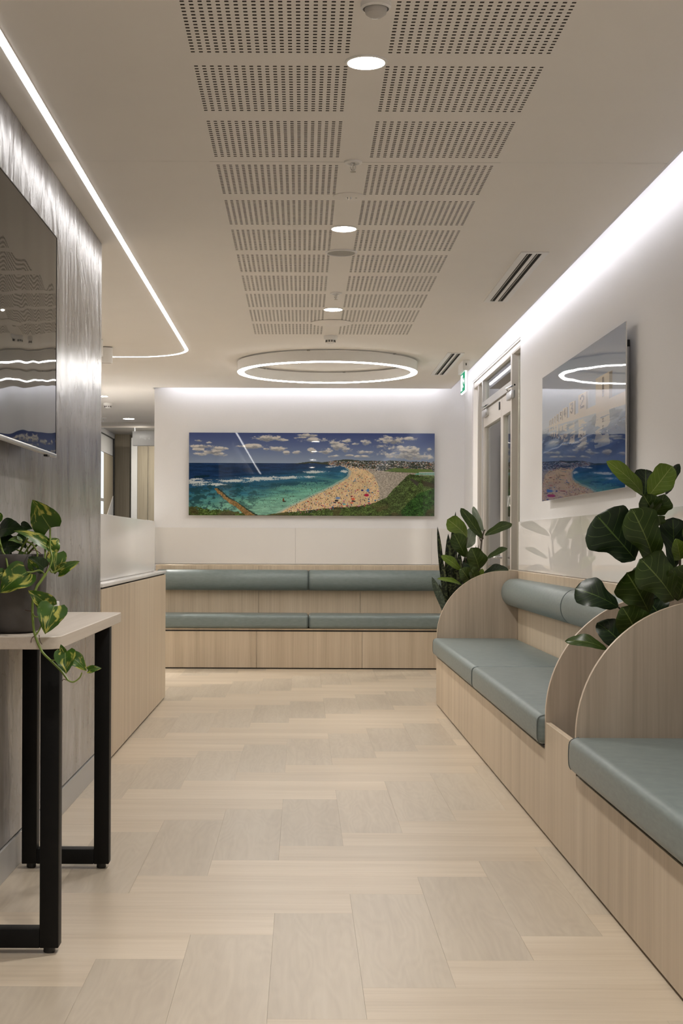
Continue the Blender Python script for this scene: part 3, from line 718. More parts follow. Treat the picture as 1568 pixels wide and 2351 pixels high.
def arc_panel(parent, ya, yb_, name='side_panel'):
    """upright end panel with a quarter round front corner"""
    def outline(off=0.0):
        pts = [(XP - 0.001, 0.012), (XF + off, 0.012), (XF + off, ZP)]
        for k in range(1, 25):
            a = math.pi / 2 * k / 24
            pts.append((XF + RR - (RR - off) * math.cos(a), ZP + (RR - off) * math.sin(a)))
        pts.append((XP - 0.001, ZP + RR - off)); return pts
    bm = bmesh.new(); prism(bm, outline(0.0012), 'y', ya, yb_)
    p = obj(name, bm, M['woodg'], parent, sharp=30)
    # pale edge band following the outline
    o1 = outline(0.0); o2 = outline(0.0014)
    bm = bmesh.new(); A, B = o1[1:], o2[1:]
    va = [[bm.verts.new((q[0], yy, q[1])) for q in L] for (L, yy) in ((A, ya - 0.0002), (A, yb_ + 0.0002), (B, yb_ + 0.0002), (B, ya - 0.0002))]
    for i in range(len(A) - 1):
        for k in range(4): bm.faces.new((va[k][i], va[(k + 1) % 4][i], va[(k + 1) % 4][i + 1], va[k][i + 1]))
    obj('edge_band', bm, M['wooded'], p, sharp=30)
    return p
def wood_box(name, ext, parent, bevel=0.001, mat='wood'): return box(name, M[mat], ext, parent, bevel=bevel, seg=1)

# bench along the right wall, the farther one
def side_bench(d_near, d_far, seams_c, seams_b, lab, near_panel=True):
    yn, yf = Y(d_near), Y(d_far)
    t = thing('upholstered_bench', lab, 'bench', ((XF + XR) / 2, (yn + yf) / 2, 0))
    arc_panel(t, yf, yf + 0.019)
    if near_panel: arc_panel(t, yn - 0.019, yn)
    box('toe_kick', M['gap'], (XF + 0.012, XP - 0.002, yn + 0.001, yf - 0.001, 0, 0.012), t)
    wood_box('front_panel', (XF, XF + 0.018, yn + 0.001, yf - 0.001, 0.010, 0.322), t)
    box('shadow_gap', M['gap'], (XF + 0.006, XF + 0.018, yn + 0.001, yf - 0.001, 0.322, 0.331), t)
    wood_box('seat_base', (XF + 0.018, XP - 0.001, yn + 0.001, yf - 0.001, 0.30, 0.336), t)
    bb = [yn + 0.001] + [Y(s) for s in seams_b] + [yf - 0.001]
    for a, b in zip(bb, bb[1:]):
        wood_box('back_panel', (XP, XR - 0.001, a + 0.0008, b - 0.0008, 0.34, 0.902), t)
    cc = [yn + 0.003] + [Y(s) for s in seams_c] + [yf - 0.004]
    for a, b in zip(cc, cc[1:]):
        c = seat_cushion(t, 0.880, XP - 0.004, a + 0.001, b - 0.001)
        for yy in (a + 0.010, b - 0.010):
            piping(c, [(0.915, yy, 0.4505), (0.889, yy, 0.442), (0.8815, yy, 0.42), (0.8815, yy, 0.365), (0.889, yy, 0.345)])
        bolster_y(t, a + 0.002, b - 0.002)
    return t
side_bench(5.03, 9.07, [6.98], [6.72, 8.06], 'farther bench on the right wall, blue grey cushions between two rounded oak end panels')
side_bench(2.30, 4.46, [2.7], [3.2], 'nearest bench at the right edge, blue grey cushion before a rounded oak end panel')

# planter boxes with soil
def planter(d_near, d_far, lab, zf=0.425, XF=XF):
    yn, yf = Y(d_near) + 0.0005, Y(d_far) - 0.0005
    t = thing('planter_box', lab, 'planter', ((XF + XR) / 2, (yn + yf) / 2, 0))
    box('toe_kick', M['gap'], (XF + 0.012, XR - 0.02, yn, yf, 0, 0.012), t)
    wood_box('front_panel', (XF, XF + 0.020, yn, yf, 0.010, zf), t)
    wood_box('back_panel', (XP + 0.001, XR - 0.009, yn, yf, 0.012, 0.902), t)
    bm = bmesh.new(); n = 14
    g = [[bm.verts.new((XF + 0.021 + (XP - XF - 0.022) * i / n, yn + 0.001 + (yf - yn - 0.002) * j / n, 0.30 + random.uniform(-0.008, 0.008))) for j in range(n + 1)] for i in range(n + 1)]
    for i in range(n):
        for j in range(n): bm.faces.new((g[i][j], g[i + 1][j], g[i + 1][j + 1], g[i][j + 1]))
    obj('soil', bm, M['soil'], t)
    return t
planter(4.46 + 0.019 / K, 5.03 - 0.019 / K, 'oak planter box between the two right benches, holding the big fig plant')
planter(9.07 + 0.019 / K, 9.60, 'oak planter box behind the rounded far end of the right bench', XF=1.0)
t = thing('planter_end_panel', 'oak end panel closing the far planter', 'panel', (1.2, Y(9.61), 0))
bm = bmesh.new(); bx(bm, 1.0, XR - 0.002, Y(9.60), Y(9.60) + 0.018, 0.0, 0.42); obj('panel', bm, M['woodg'], t)

# back bench
t = thing('upholstered_bench', 'long bench across the back wall below the beach panorama, with grey blue cushions', 'bench', (0.1, Y(11.9), 0))
yf_, yp_ = Y(11.61), Y(12.05); XA, XZ = -1.305, 1.495
xs_ = [XA, -0.386, 0.522, XZ]
for a, b in zip(xs_, xs_[1:]):
    wood_box('front_panel', (a + 0.001, b - 0.001, yf_, yf_ + 0.018, 0.010, 0.322), t)
    wood_box('back_panel', (a + 0.001, b - 0.001, yp_, yp_ + 0.018, 0.337, 0.880), t)
box('toe_kick', M['gap'], (XA, XZ, yf_ + 0.012, yp_, 0, 0.012), t)
box('shadow_gap', M['gap'], (XA, XZ, yf_ + 0.006, yf_ + 0.018, 0.322, 0.334), t)
wood_box('seat_base', (XA, XZ, yf_ + 0.001, yp_ - 0.001, 0.334, 0.348), t)
wood_box('back_shelf', (XA, XZ, yp_ + 0.019, YB - 0.008, 0.862, 0.885), t)
for a, b in ((XA + 0.02, 0.060), (0.060, 1.44)):
    c = seat_cushion(t, a + 0.001, b - 0.001, yf_ - 0.022, yp_ - 0.003, 0.349, 0.462)
    for xx in (a + 0.008, b - 0.008):
        piping(c, [(xx, yf_ + 0.01, 0.4605), (xx, yf_ - 0.014, 0.452), (xx, yf_ - 0.0205, 0.43), (xx, yf_ - 0.0205, 0.38), (xx, yf_ - 0.014, 0.357)])
    bolster_x(t, a + 0.001, b - 0.001, yp_ - 0.001)

# ------------------------------------------------------------------ reception counter
t = thing('reception_counter', 'oak fronted reception counter with white top and raised white screen, left', 'counter', (-1.2, Y(8), 0))
yc0, yc1 = YW + 0.014, Y(9.41)
wood_box('front_panel', (-0.968, -0.948, yc0, yc1, 0.012, 0.862), t)
box('toe_kick', M['gap'], (-1.3, -0.958, yc0, yc1 - 0.01, 0, 0.012), t)
box('shadow_gap', M['gap'], (-1.3, -0.958, yc0, yc1 - 0.012, 0.862, 0.871), t)
wood_box('end_panel', (-1.6, -0.968, yc1 - 0.02, yc1, 0.012, 0.862), t)
box('worktop', M['stone'], (-1.62, -0.945, yc0, yc1 + 0.002, 0.871, 0.888), t, bevel=0.0015)
box('screen_panel', M['white'], (-1.03, -0.997, yc0, Y(9.16), 0.893, 1.228), t, bevel=0.002)
box('screen_plinth', M['framed'], (-1.027, -1.001, yc0, Y(9.15), 0.888, 0.893), t)
t = thing('side_counter', 'white rear counter top seen behind the reception screen', 'counter', (-2.0, Y(12.3), 0))
box('top', M['stone'], (-2.7, -1.40, Y(12.2), Y(12.9), 1.262, 1.286), t, bevel=0.002)
box('body', M['white'], (-2.65, -1.42, Y(12.25), Y(12.85), 0, 1.262), t)

# ------------------------------------------------------------------ rooms beyond the reception
cb = struct(box('trim_3', M['framed'], (-5.0, XBL + 0.3, Y(16.0), Y(16.0) + 0.2, 2.455, 2.62)))
struct(box('trim_4', M['frame'], (-5.0, XBL + 0.3, Y(16.0) - 0.02, Y(16.0), 2.438, 2.458)))
struct(box('ceiling_corridor', M['white'], (-5.0, XBL + 0.5, Y(16.0) + 0.2, YF, 2.60, 2.62)))
struct(box('wall_corridor', M['wall'], (-5.0, 1.7, YF, YF + 0.1, 0, 2.86)))
struct(box('wall_corridor_left', M['wall'], (-2.76, -2.646, Y(16.9), YF, 0, 2.60)))
def xat(px, d): return (px - 693.0) * d / 3100.0
d = 19.05
w = wood_box('wood_pier', (xat(263, d), xat(297, d), Y(d), Y(d) + 0.25, 0, 1.09 + 248 * d / 3100), None, mat='woodb')
tag(w, 'tall oak faced pier beyond the reception, left of the lettered header', 'pier')
box('cap', M['gap'], (xat(263, d), xat(297.5, d), Y(d) - 0.004, Y(d) + 0.25, 1.09 + 248 * d / 3100, 1.09 + 251 * d / 3100), w)
d = 17.6
im = thing('lettered_header', 'grey header over the corridor with the white word Imaging', 'sign', (xat(330, d), Y(d), 2.4))
box('board', M['skirt'], (xat(303, d), -1.35, Y(d), Y(d) + 0.15, 1.09 + 221 * d / 3100, 1.09 + 254 * d / 3100), im, bevel=0.004)
cu = bpy.data.curves.new('word', 'FONT'); cu.body = 'Imaging'; cu.size = 0.052; cu.extrude = 0.001
to = bpy.data.objects.new('word', cu); C.objects.link(to)
dg = bpy.context.evaluated_depsgraph_get(); me = bpy.data.meshes.new_from_object(to.evaluated_get(dg)); bpy.data.objects.remove(to)
wx = max(v.co.x for v in me.vertices); sx = (24 * d / 3100) / wx
me.transform(Matrix.Translation((xat(319.5, d) - xat(330, d), -0.003, 1.09 + 236.5 * d / 3100 - 2.4)) @ Matrix.Rotation(math.radians(90), 4, 'X') @ Matrix.Diagonal((sx, sx, 1, 1)))
for hx in (xat(306, d), -1.5):
    bm = bmesh.new(); lathe(bm, hx, Y(d) + 0.07, [(0, 2.52), (0.008, 2.52), (0.008, 2.60), (0, 2.60)], 8); obj('hanger', bm, M['alu'], im)
me.materials.clear(); me.materials.append(M['whitep'])
lo = bpy.data.objects.new('lettering', me); C.objects.link(lo); lo.parent = im
d = 18.6
t = thing('corridor_wall_panelling', 'oak wall panelling below the lettered header', 'panelling', (xat(330, d), Y(d), 0))
box('panel', M['woodb'], (xat(315, d), xat(338.5, d), Y(d), Y(d) + 0.02, 0, 2.5), t)
box('panel', M['woodb'], (xat(339.5, d), -1.2, Y(d) + 0.006, Y(d) + 0.026, 0, 2.5), t)
box('panel', M['whitep'], (xat(301, d), xat(314.6, d), Y(d) - 0.02, Y(d), 0, 2.52), t)
# framed glass on the left corridor wall, its view built of flat pieces
wn = sempty('window_1', (-2.64, Y(18), 1.2))
xw = -2.638
ya, yb2 = Y(17.3), Y(18.80)
zt, zb = 1.09 + 1.43, 0.5
box('frame', M['blackp'], (xw, xw + 0.03, yb2 - 0.05, yb2, zb, zt), wn)
box('frame', M['blackp'], (xw, xw + 0.02, ya, yb2 - 0.05, zt - 0.012, zt), wn)
box('pane', M['daypane'], (xw + 0.001, xw + 0.006, ya, ya + 0.62, 1.28, zt - 0.25), wn)
box('pane', M['whitep'], (xw + 0.001, xw + 0.006, ya, yb2 - 0.05, zt - 0.24, zt - 0.012), wn)
box('glazing_bar', M['framed'], (xw + 0.004, xw + 0.012, ya, ya + 0.62, 1.62, 1.66), wn)
box('timber_jamb', M['woodb'], (xw + 0.001, xw + 0.010, ya + 0.62, yb2 - 0.05, 1.15, zt - 0.25), wn)
bm = bmesh.new(); prism(bm, [(ya + 0.3, 0.6), (yb2 - 0.05, 0.6), (yb2 - 0.05, 1.72), (yb2 - 0.35, 1.58), (ya + 0.75, 1.38), (ya + 0.3, 1.30)], 'x', xw + 0.010, xw + 0.016)
obj('frosted_curve', bm, M['whitep'], wn)
for i, (px, py, r, lab) in enumerate(((233.5, 909, 0.05, 'round ceiling light at the edge of the stone clad wall, over the reception'),
                                      (294.5, 960.5, 0.062, 'round ceiling light just before the dark beam, over the reception'))):
    dd = 1.41 * 3100 / (1243 - py)
    downlight(xat(px, dd), Y(dd), r, lab, mat='bdown', sp=True, pw=4.0)
# unseen fill lights added to brighten the corridor and the reception ceiling
for (lx, ly, lz, r, lb) in ((-2.35, Y(16.9), 2.598, 0.07, 'added fill light over the corridor before the oak panelling'), (-1.75, Y(18.0), 2.598, 0.08, 'added fill light at the right side of the corridor'), (-3.3, Y(9), CZ - 0.004, 0.13, 'added fill light over the reception desk area'), (-3.0, Y(12.5), CZ - 0.004, 0.13, 'added fill light over the rear reception area'), (-2.2, Y(7.9), CZ - 0.004, 0.12, 'added fill light hidden close behind the stone clad wall')):
    bm = bmesh.new(); lathe(bm, lx, ly, [(0, lz - 0.003), (r, lz - 0.003), (r, lz)], 24)
    tag(obj('added_ceiling_fill', bm, M['bdown']), lb, 'light', 'added fill lights of the rooms behind the reception')

# ------------------------------------------------------------------ television
t = thing('television', 'large switched off television with silver lower edge on the stone clad wall', 'television', (-0.9, Y(4.0), 1.4))
tx, ty0, ty1, tz0, tz1 = -0.870, Y(3.36), Y(4.77), 1.388, 2.163
box('screen', M['screen'], (tx - 0.012, tx, ty0 + 0.003, ty1 - 0.003, tz0 + 0.010, tz1 - 0.003), t)
bm = bmesh.new(); bx(bm, tx - 0.014, tx + 0.0012, ty1 - 0.003, ty1, tz0, tz1); bx(bm, tx - 0.014, tx + 0.0012, ty0, ty0 + 0.003, tz0, tz1); bx(bm, tx - 0.014, tx + 0.0012, ty0, ty1, tz1 - 0.003, tz1)
obj('bezel', bm, M['blackp'], t)
box('lower_edge', M['alu'], (tx - 0.016, tx + 0.003, ty0, ty1, tz0 - 0.002, tz0 + 0.010), t, bevel=0.002)
bm = bmesh.new(); prism(bm, [(tx - 0.012, tz0 + 0.01), (tx - 0.012, tz1 - 0.01), (XL + 0.030, tz1 - 0.16), (XL + 0.026, tz0 + 0.05)], 'y', ty0 + 0.01, ty1 - 0.01)
obj('rear_shell', bm, M['blackp'], t, bevel=0.004)
box('wall_mount', M['black'], (XL + 0.001, XL + 0.03, Y(3.8), Y(4.3), 1.55, 1.95), t)
box('remote_sensor', M['blackp'], (tx - 0.012, tx + 0.001, ty1 - 0.17, ty1 - 0.13, tz0 - 0.008, tz0 - 0.002), t)

# small white wall outlet on the stone clad wall
t = thing('wall_outlet', 'small white wall outlet low on the stone clad wall behind the pothos leaves', 'outlet', (XL, Y(5.12), 0.87))
box('plate', M['whitep'], (XL + 0.0005, XL + 0.010, Y(5.08), Y(5.18), 0.80, 0.868), t, bevel=0.002)
box('plug', M['whitep'], (XL + 0.010, XL + 0.030, Y(5.11), Y(5.15), 0.83, 0.862), t, bevel=0.003)

# ------------------------------------------------------------------ console table
t = thing('console_table', 'narrow oak topped console table on black metal loop legs, left foreground', 'table', (-0.78, Y(4.1), 0))
def rounded_rect(x0, x1, y0, y1, rs, n=8):
    (r00, r10, r11, r01) = rs; pts = []
    for (cx, cy, r, a0) in ((x0 + r00, y0 + r00, r00, math.pi), (x1 - r10, y0 + r10, r10, 1.5 * math.pi), (x1 - r11, y1 - r11, r11, 0), (x0 + r01, y1 - r01, r01, 0.5 * math.pi)):
        for k in range(n + 1):
            a = a0 + math.pi / 2 * k / n; pts.append((cx + r * math.cos(a), cy + r * math.sin(a)))
    return pts
bm = bmesh.new(); prism(bm, rounded_rect(-0.945, -0.632, Y(3.515), Y(4.76), (0.02, 0.045, 0.035, 0.02)), 'z', 0.808, 0.841)
obj('tabletop', bm, M['woodt'], t, bevel=0.0015, seg=1, sharp=30)
for d in (3.56, 4.49):
    ya = Y(d); yb2 = ya + 0.05
    bm = bmesh.new()
    xa_, xz_ = -0.928, -0.638
    bx(bm, xa_, xa_ + 0.05, ya, yb2, 0.0165, 0.8075); bx(bm, xz_ - 0.05, xz_, ya, yb2, 0.0165, 0.8075)
    bx(bm, xa_ + 0.05, xz_ - 0.05, ya, yb2, 0.0165, 0.066)
    lg = obj('leg_frame', bm, M['black'], t, bevel=0.0025)
    for fx in (xa_ + 0.028, xz_ - 0.028):
        bm = bmesh.new(); lathe(bm, fx, ya + 0.025, [(0, 0.0), (0.014, 0.0), (0.016, 0.004), (0.015, 0.0165), (0, 0.0165)], 20); obj('foot', bm, M['blackp'], lg)

# ------------------------------------------------------------------ pictures (painted in code)
rng = np.random.RandomState(3)
def fbm(w, h, sx, sy, octv=5, seed=0):
    r = np.random.RandomState(seed); out = np.zeros((h, w)); amp = 1.0; tot = 0
    for o_ in range(octv):
        nx, ny = max(2, int(sx * 2 ** o_)), max(2, int(sy * 2 ** o_))
        g = r.rand(ny + 1, nx + 1)
        X_ = np.linspace(0, nx - 1e-3, w); Y_ = np.linspace(0, ny - 1e-3, h)
        xi, yi = X_.astype(int), Y_.astype(int); fx, fy = X_ - xi, Y_ - yi
        fx = fx * fx * (3 - 2 * fx); fy = fy * fy * (3 - 2 * fy)
        a = g[np.ix_(yi, xi)]; b = g[np.ix_(yi, xi + 1)]; c = g[np.ix_(yi + 1, xi)]; d_ = g[np.ix_(yi + 1, xi + 1)]
        out += amp * ((a * (1 - fx) + b * fx) * (1 - fy)[:, None] + (c * (1 - fx) + d_ * fx) * fy[:, None]); tot += amp; amp *= 0.55
    out = out / tot; m_, s_ = out.mean(), out.std(); return np.clip(0.5 + (out - m_) / (s_ * 5.0), 0, 1)
def inpoly(Xg, Yg, pts):
    ins = np.zeros(Xg.shape, bool); n = len(pts)
    for i in range(n):
        x1_, y1_ = pts[i]; x2_, y2_ = pts[(i + 1) % n]
        if y1_ == y2_: continue
        c = ((y1_ > Yg) != (y2_ > Yg)) & (Xg < (x2_ - x1_) * (Yg - y1_) / (y2_ - y1_) + x1_)
        ins ^= c
    return ins
def mixc(img, mask, col):
    m = np.clip(mask, 0, 1)[..., None]; return img * (1 - m) + np.array(col) / 255.0 * m
def sm(a, b, x): t_ = np.clip((x - a) / (b - a), 0, 1); return t_ * t_ * (3 - 2 * t_)
def to_image(name, arr):
    h, w = arr.shape[:2]; im_ = bpy.data.images.new(name, w, h)
    px = np.ones((h, w, 4), np.float32); px[..., :3] = np.clip(arr[::-1], 0, 1)
    im_.pixels.foreach_set(px.ravel()); im_.pack(); return im_
def beach():
    w, h = 1410, 475; sX, sY = w / 564.0, h / 190.0
    Xg, Yg = np.meshgrid(np.arange(w) / sX + 433.0, np.arange(h) / sY + 993.0)
    n1 = fbm(w, h, 20, 8, 6, 1); n2 = fbm(w, h, 90, 30, 4, 2); n3 = fbm(w, h, 10, 24, 5, 3); n4 = fbm(w, h, 420, 150, 2, 4); n5 = fbm(w, h, 60, 44, 4, 6); n6 = fbm(w, h, 26, 60, 4, 8)
    t_ = np.clip((Yg - 993) / 70, 0, 1)[..., None]
    img = np.array([66, 84, 142]) / 255 * (1 - t_) + np.array([150, 166, 190]) / 255 * t_
    # clouds: centre, half widths
    cl = [(485, 1037, 26, 4), (465, 1024, 30, 4), (492, 1034, 20, 6), (462, 1042, 14, 4), (505, 1042, 16, 5), (574, 1024, 26, 5), (545, 1024, 10, 3), (610, 1030, 7, 3),
          (636, 1029, 18, 5), (616, 1005, 34, 6), (645, 1009, 16, 3), (657, 1038, 7, 4), (680, 1037, 9, 4), (715, 1033, 9, 6), (722, 1009, 30, 6), (765, 1029, 0.1, 1),
          (764, 1013, 11, 7), (777, 1022, 18, 10), (749, 1034, 15, 6), (797, 1011, 12, 5), (794, 1031, 12, 5), (816, 1017, 10, 3), (842, 1014, 12, 7), (836, 1036, 18, 4),
          (886, 1009, 40, 9), (940, 1005, 16, 5), (875, 1022, 24, 5), (926, 1030, 44, 9), (930, 1041, 50, 9), (960, 1047, 36, 7), (985, 1030, 6, 4), (900, 1046, 16, 5),
          (702, 998, 26, 4), (690, 1003, 16, 3), (832, 1046, 18, 3), (455, 1011, 9, 2.5), (480, 1016, 8, 3), (800, 1044, 10, 2), (500, 1028, 22, 4), (765, 1046, 12, 3), (455, 1031, 12, 4)]
    cloud = np.zeros((h, w)); shade = np.zeros((h, w))
    for (cx, cy, a, b) in cl:
        q = ((Xg - cx) / (a + 1e-3)) ** 2 + ((Yg - cy) / b) ** 2
        c = sm(1.3, 0.2, q + (n1 - 0.5) * 1.3 + (n5 - 0.5) * 1.9 + (n4 - 0.5) * 0.5); cloud = np.maximum(cloud, c)
        shade = np.maximum(shade, c * sm(-0.4, 0.9, (Yg - cy) / b + (n5 - 0.5) * 1.2))
    ccol = np.array([238, 232, 222]) / 255 * (1 - shade[..., None] * np.array([0.42, 0.39, 0.34]))
    img = img * (1 - cloud[..., None] * 0.92) + ccol * cloud[..., None] * 0.92
    # sea
    sea = Yg > 1062.5
    v = np.clip((Yg - 1062) / 110, 0, 1)
    deep = np.array([32, 58, 98]) / 255; mid = np.array([44, 102, 134]) / 255; turq = np.array([112, 178, 158]) / 255; pale = np.array([158, 204, 178]) / 255
    k1 = sm(0.05, 0.42, v + (Xg - 640) / 900)[..., None]; k2 = sm(0.32, 0.75, v + (Xg - 620) / 700 + (n3 - .5) * .25)[..., None]
    s = deep * (1 - k1) + mid * k1; s = s * (1 - k2) + turq * k2
    k3 = sm(0.6, 1.0, v + (Xg - 600) / 900)[..., None] * 0.6; s = s * (1 - k3) + pale * k3
    s = s * (0.84 + 0.30 * n6[..., None]) * (0.92 + 0.16 * n4[..., None])
    img = np.where(sea[..., None], s, img)
    # reef spots
    reef = sm(0.50, 0.60, n1 * 0.28 + n5 * 0.50 + n4 * 0.22 + 0.07 * sm(560, 450, Xg) - 0.02) * sm(1104, 1116, Yg) * sm(720, 520, Xg + (Yg - 1120) * 0.6)
    img = mixc(img, reef * 0.75, (40, 70, 76))
    band = sm(0.46, 0.56, n6 * 0.6 + n4 * 0.4) * np.exp(-((Yg - (1116 - (Xg - 560) * 0.055)) / 7) ** 2) * sm(500, 540, Xg) * sm(790, 740, Xg)
    img = mixc(img, band * 0.85, (34, 72, 88))
    # swell lines and foam
    for (x_, y_, a, b, cc) in ((600, 1079, 40, 1.5, (25, 50, 80)), (458, 1094, 22, 3, (22, 48, 62)), (560, 1090, 60, 1.6, (28, 55, 90)), (650, 1086, 50, 1.4, (28, 62, 92))):
        img = mixc(img, 0.8 * sm(1.2, 0.4, ((Xg - x_) / a) ** 2 + ((Yg - y_ + (Xg - x_) * 0.05) / b) ** 2 + (n2 - .5)), cc)
    foam = np.zeros((h, w))
    for (x_, y_, a, b) in ((600, 1098, 60, 5), (540, 1103, 50, 4), (455, 1106, 40, 4), (660, 1095, 60, 3), (480, 1112, 44, 3), (727, 1082, 24, 3), (700, 1094, 22, 2.4), (760, 1070, 14, 1.6), (790, 1080, 8, 4), (445, 1100, 20, 2)):
        foam = np.maximum(foam, sm(1.3, 0.3, ((Xg - x_) / a) ** 2 + ((Yg - y_ + (Xg - x_) * 0.03) / b) ** 2 + (n6 - .5) * 2.2 + (n4 - .5) * 1.4))
    img = mixc(img, foam * 0.92 * sea, (222, 228, 226))
    # promenade, laid under the sand
    pw_ = (n1 - 0.5) * 3
    prom = inpoly(Xg + pw_, Yg, [(800, 1064), (880, 1074), (960, 1082), (940, 1094), (905, 1124), (885, 1150), (842, 1168), (740, 1176), (800, 1100)])
    img = mixc(img, prom, (182, 172, 158)); img = img * np.where(prom[..., None], 0.72 + 0.5 * n4[..., None], 1)
    # sand
    sand = [(768, 1065), (796, 1072), (806, 1080), (803, 1092), (786, 1104), (762, 1117), (735, 1130), (705, 1144), (672, 1160), (640, 1178), (640, 1184), (735, 1172), (840, 1160), (870, 1150), (868, 1120), (858, 1090), (840, 1076), (815, 1070), (790, 1066)]
    wob = (n1 - 0.5) * 5
    sd = inpoly(Xg + wob, Yg, sand).astype(float)
    wet = inpoly(Xg + wob + 7, Yg + 1, sand).astype(float)
    img = mixc(img, np.maximum(wet - sd, 0) * 0.6, (205, 205, 190)); img = mixc(img, sd, (226, 198, 154))
    img = img * np.where(sd[..., None] > 0, 0.93 + 0.16 * n2[..., None], 1)
    hill = inpoly(Xg, Yg + (n1 - .5) * 5, [(672, 1063), (700, 1060), (740, 1060), (770, 1055), (800, 1053), (850, 1056), (900, 1057), (997, 1060), (997, 1082), (930, 1084), (870, 1078), (820, 1070), (770, 1065)])
    img = mixc(img, hill, (62, 70, 58))
    hs = rng.rand(1500, 4)
    for q in hs:
        x_ = 752 + q[0] * 245; y_ = 1057 + q[1] * 22 * (0.35 + 0.65 * min(1, (x_ - 740) / 120)); sz = 0.5 + q[2] * 1.3
        c = [(214, 206, 194), (150, 150, 152), (40, 52, 44), (176, 120, 96), (92, 100, 118), (236, 232, 224)][int(q[3] * 6)]
        i0, i1 = int((y_ - 993) * sY), int((y_ - 993 + sz * 0.7) * sY) + 1; j0, j1 = int((x_ - 433) * sX), int((x_ - 433 + sz * 1.3) * sX) + 1
        img[i0:i1, j0:j1] = np.array(c) / 255.0 * 0.92
    # grass
    gr = inpoly(Xg, Yg + (n1 - .5) * 6, [(566, 1186), (640, 1178), (700, 1170), (760, 1166), (820, 1160), (862, 1153), (888, 1138), (902, 1120), (925, 1098), (940, 1088), (965, 1086), (1000, 1092), (1000, 1190), (560, 1190)]) | inpoly(Xg, Yg + (n2 - .5) * 10, [(430, 1163), (470, 1170), (530, 1172), (580, 1180), (620, 1190), (430, 1190)])
    gcol = np.array([92, 114, 58]) / 255 * (0.6 + 0.55 * n5[..., None]) * (0.45 + 1.0 * n4[..., None])
    img = np.where(gr[..., None], gcol, img)
    dk = inpoly(Xg + wob, Yg, [(1000, 1118), (960, 1130), (935, 1152), (908, 1186), (1000, 1190)]); img = np.where(dk[..., None], gcol * np.array([0.62, 0.85, 0.7]), img)
    br = sm(0.52, 0.62, n1) * gr * sm(1150, 1165, Yg) * 0.5; img = mixc(img, br, (92, 74, 52))
    img = mixc(img, inpoly(Xg + wob, Yg, [(905, 1072), (935, 1074), (990, 1075), (997, 1082), (960, 1084), (925, 1082), (880, 1080)]) * 0.9, (104, 128, 66))
    img = mixc(img, inpoly(Xg, Yg, [(966, 1100), (997, 1108), (997, 1118), (972, 1114)]) * 0.7, (60, 50, 36))
    img = mixc(img, inpoly(Xg + wob * .5, Yg, [(938, 1098), (945, 1096), (962, 1106), (958, 1114)]) * 0.9, (70, 66, 58))
    # fence, breakwater
    for k in range(12):
        x_ = 962 + k * 3; j = int((x_ - 433) * sX); img[int(89 * sY):int(98 * sY), j:j + 2] = 0.85
    img[int(89 * sY):int(90 * sY), int(528 * sX):] = 0.85
    bw = inpoly(Xg + (n2 - .5) * 5, Yg + (n1 - .5) * 4, [(490, 1121), (497, 1120), (520, 1140), (552, 1160), (586, 1183), (566, 1184), (530, 1158), (505, 1136)])
    img = mixc(img, inpoly(Xg - 4, Yg, [(490, 1121), (497, 1120), (520, 1140), (552, 1160), (590, 1184), (566, 1184), (530, 1158), (505, 1136)]) * 0.7, (30, 40, 30))
    img = mixc(img, bw, (148, 118, 74)); img = img * np.where(bw[..., None], 0.6 + 0.8 * n4[..., None], 1)
    # bathers, parasols
    cols = [(30, 34, 48), (60, 40, 36), (176, 66, 80), (60, 84, 140), (90, 150, 200), (240, 236, 228), (200, 90, 60), (220, 130, 170), (40, 40, 40), (90, 60, 50)]
    def dot(x_, y_, a, b, c):
        j0, i0 = int((x_ - 433 - a / 2) * sX), int((y_ - 993 - b / 2) * sY); j1, i1 = int((x_ - 433 + a / 2) * sX) + 1, int((y_ - 993 + b / 2) * sY) + 1
        if i0 >= 0 and j0 >= 0: img[i0:i1, j0:j1] = np.array(c) / 255.0
    k = 0
    while k < 760:
        x_, y_ = 640 + rng.rand() * 232, 1070 + rng.rand() * 106
        ii, jj = min(h - 1, int((y_ - 993) * sY)), min(w - 1, int((x_ - 433) * sX))
        if sd[ii, jj] < .5: continue
        p = (y_ - 1066) / 110; s_ = 0.35 + 1.15 * p
        if rng.rand() < 0.16 * sm(740, 850, x_) + 0.01: dot(x_, y_, 3.0 * s_, 1.5 * s_, cols[2 + rng.randint(6)]); dot(x_, y_ + 0.9 * s_, 2.2 * s_, 0.5 * s_, (60, 50, 46))
        else: dot(x_, y_, 0.5 * s_, 1.5 * s_, cols[rng.randint(10)])
        k += 1
    for k in range(150):
        y_ = 1112 + rng.rand() * 52; x_ = 800 - (y_ - 1100) * 2.0 - rng.rand() ** 1.5 * 150; dot(x_, y_, 0.4, 1.2, cols[rng.randint(2)])
    for (x_, y_, a, b, c) in ((841, 1135, 11, 7, (190, 40, 76)), (775, 1142, 12, 6, (122, 148, 190)), (772, 1148, 9, 4, (46, 44, 54)), (810, 1144, 9, 6, (226, 110, 80)), (811, 1149, 10, 3, (50, 44, 42)),
                          (790, 1156, 8, 3, (100, 190, 200)), (844, 1124, 7, 8, (86, 130, 190)), (831, 1124, 6, 4, (50, 60, 120)), (807, 1153, 9, 3, (226, 120, 80)), (768, 1152, 7, 3, (60, 50, 60)), (650, 1147, 4, 9, (120, 78, 50)), (652, 1150, 9, 3, (60, 56, 50))):
        e = sm(1.1, 0.7, ((Xg - x_) / (a / 2)) ** 2 + ((Yg - y_) / (b / 2)) ** 2); img = mixc(img, e, c)
    return to_image('beach_panorama', img * 0.94)
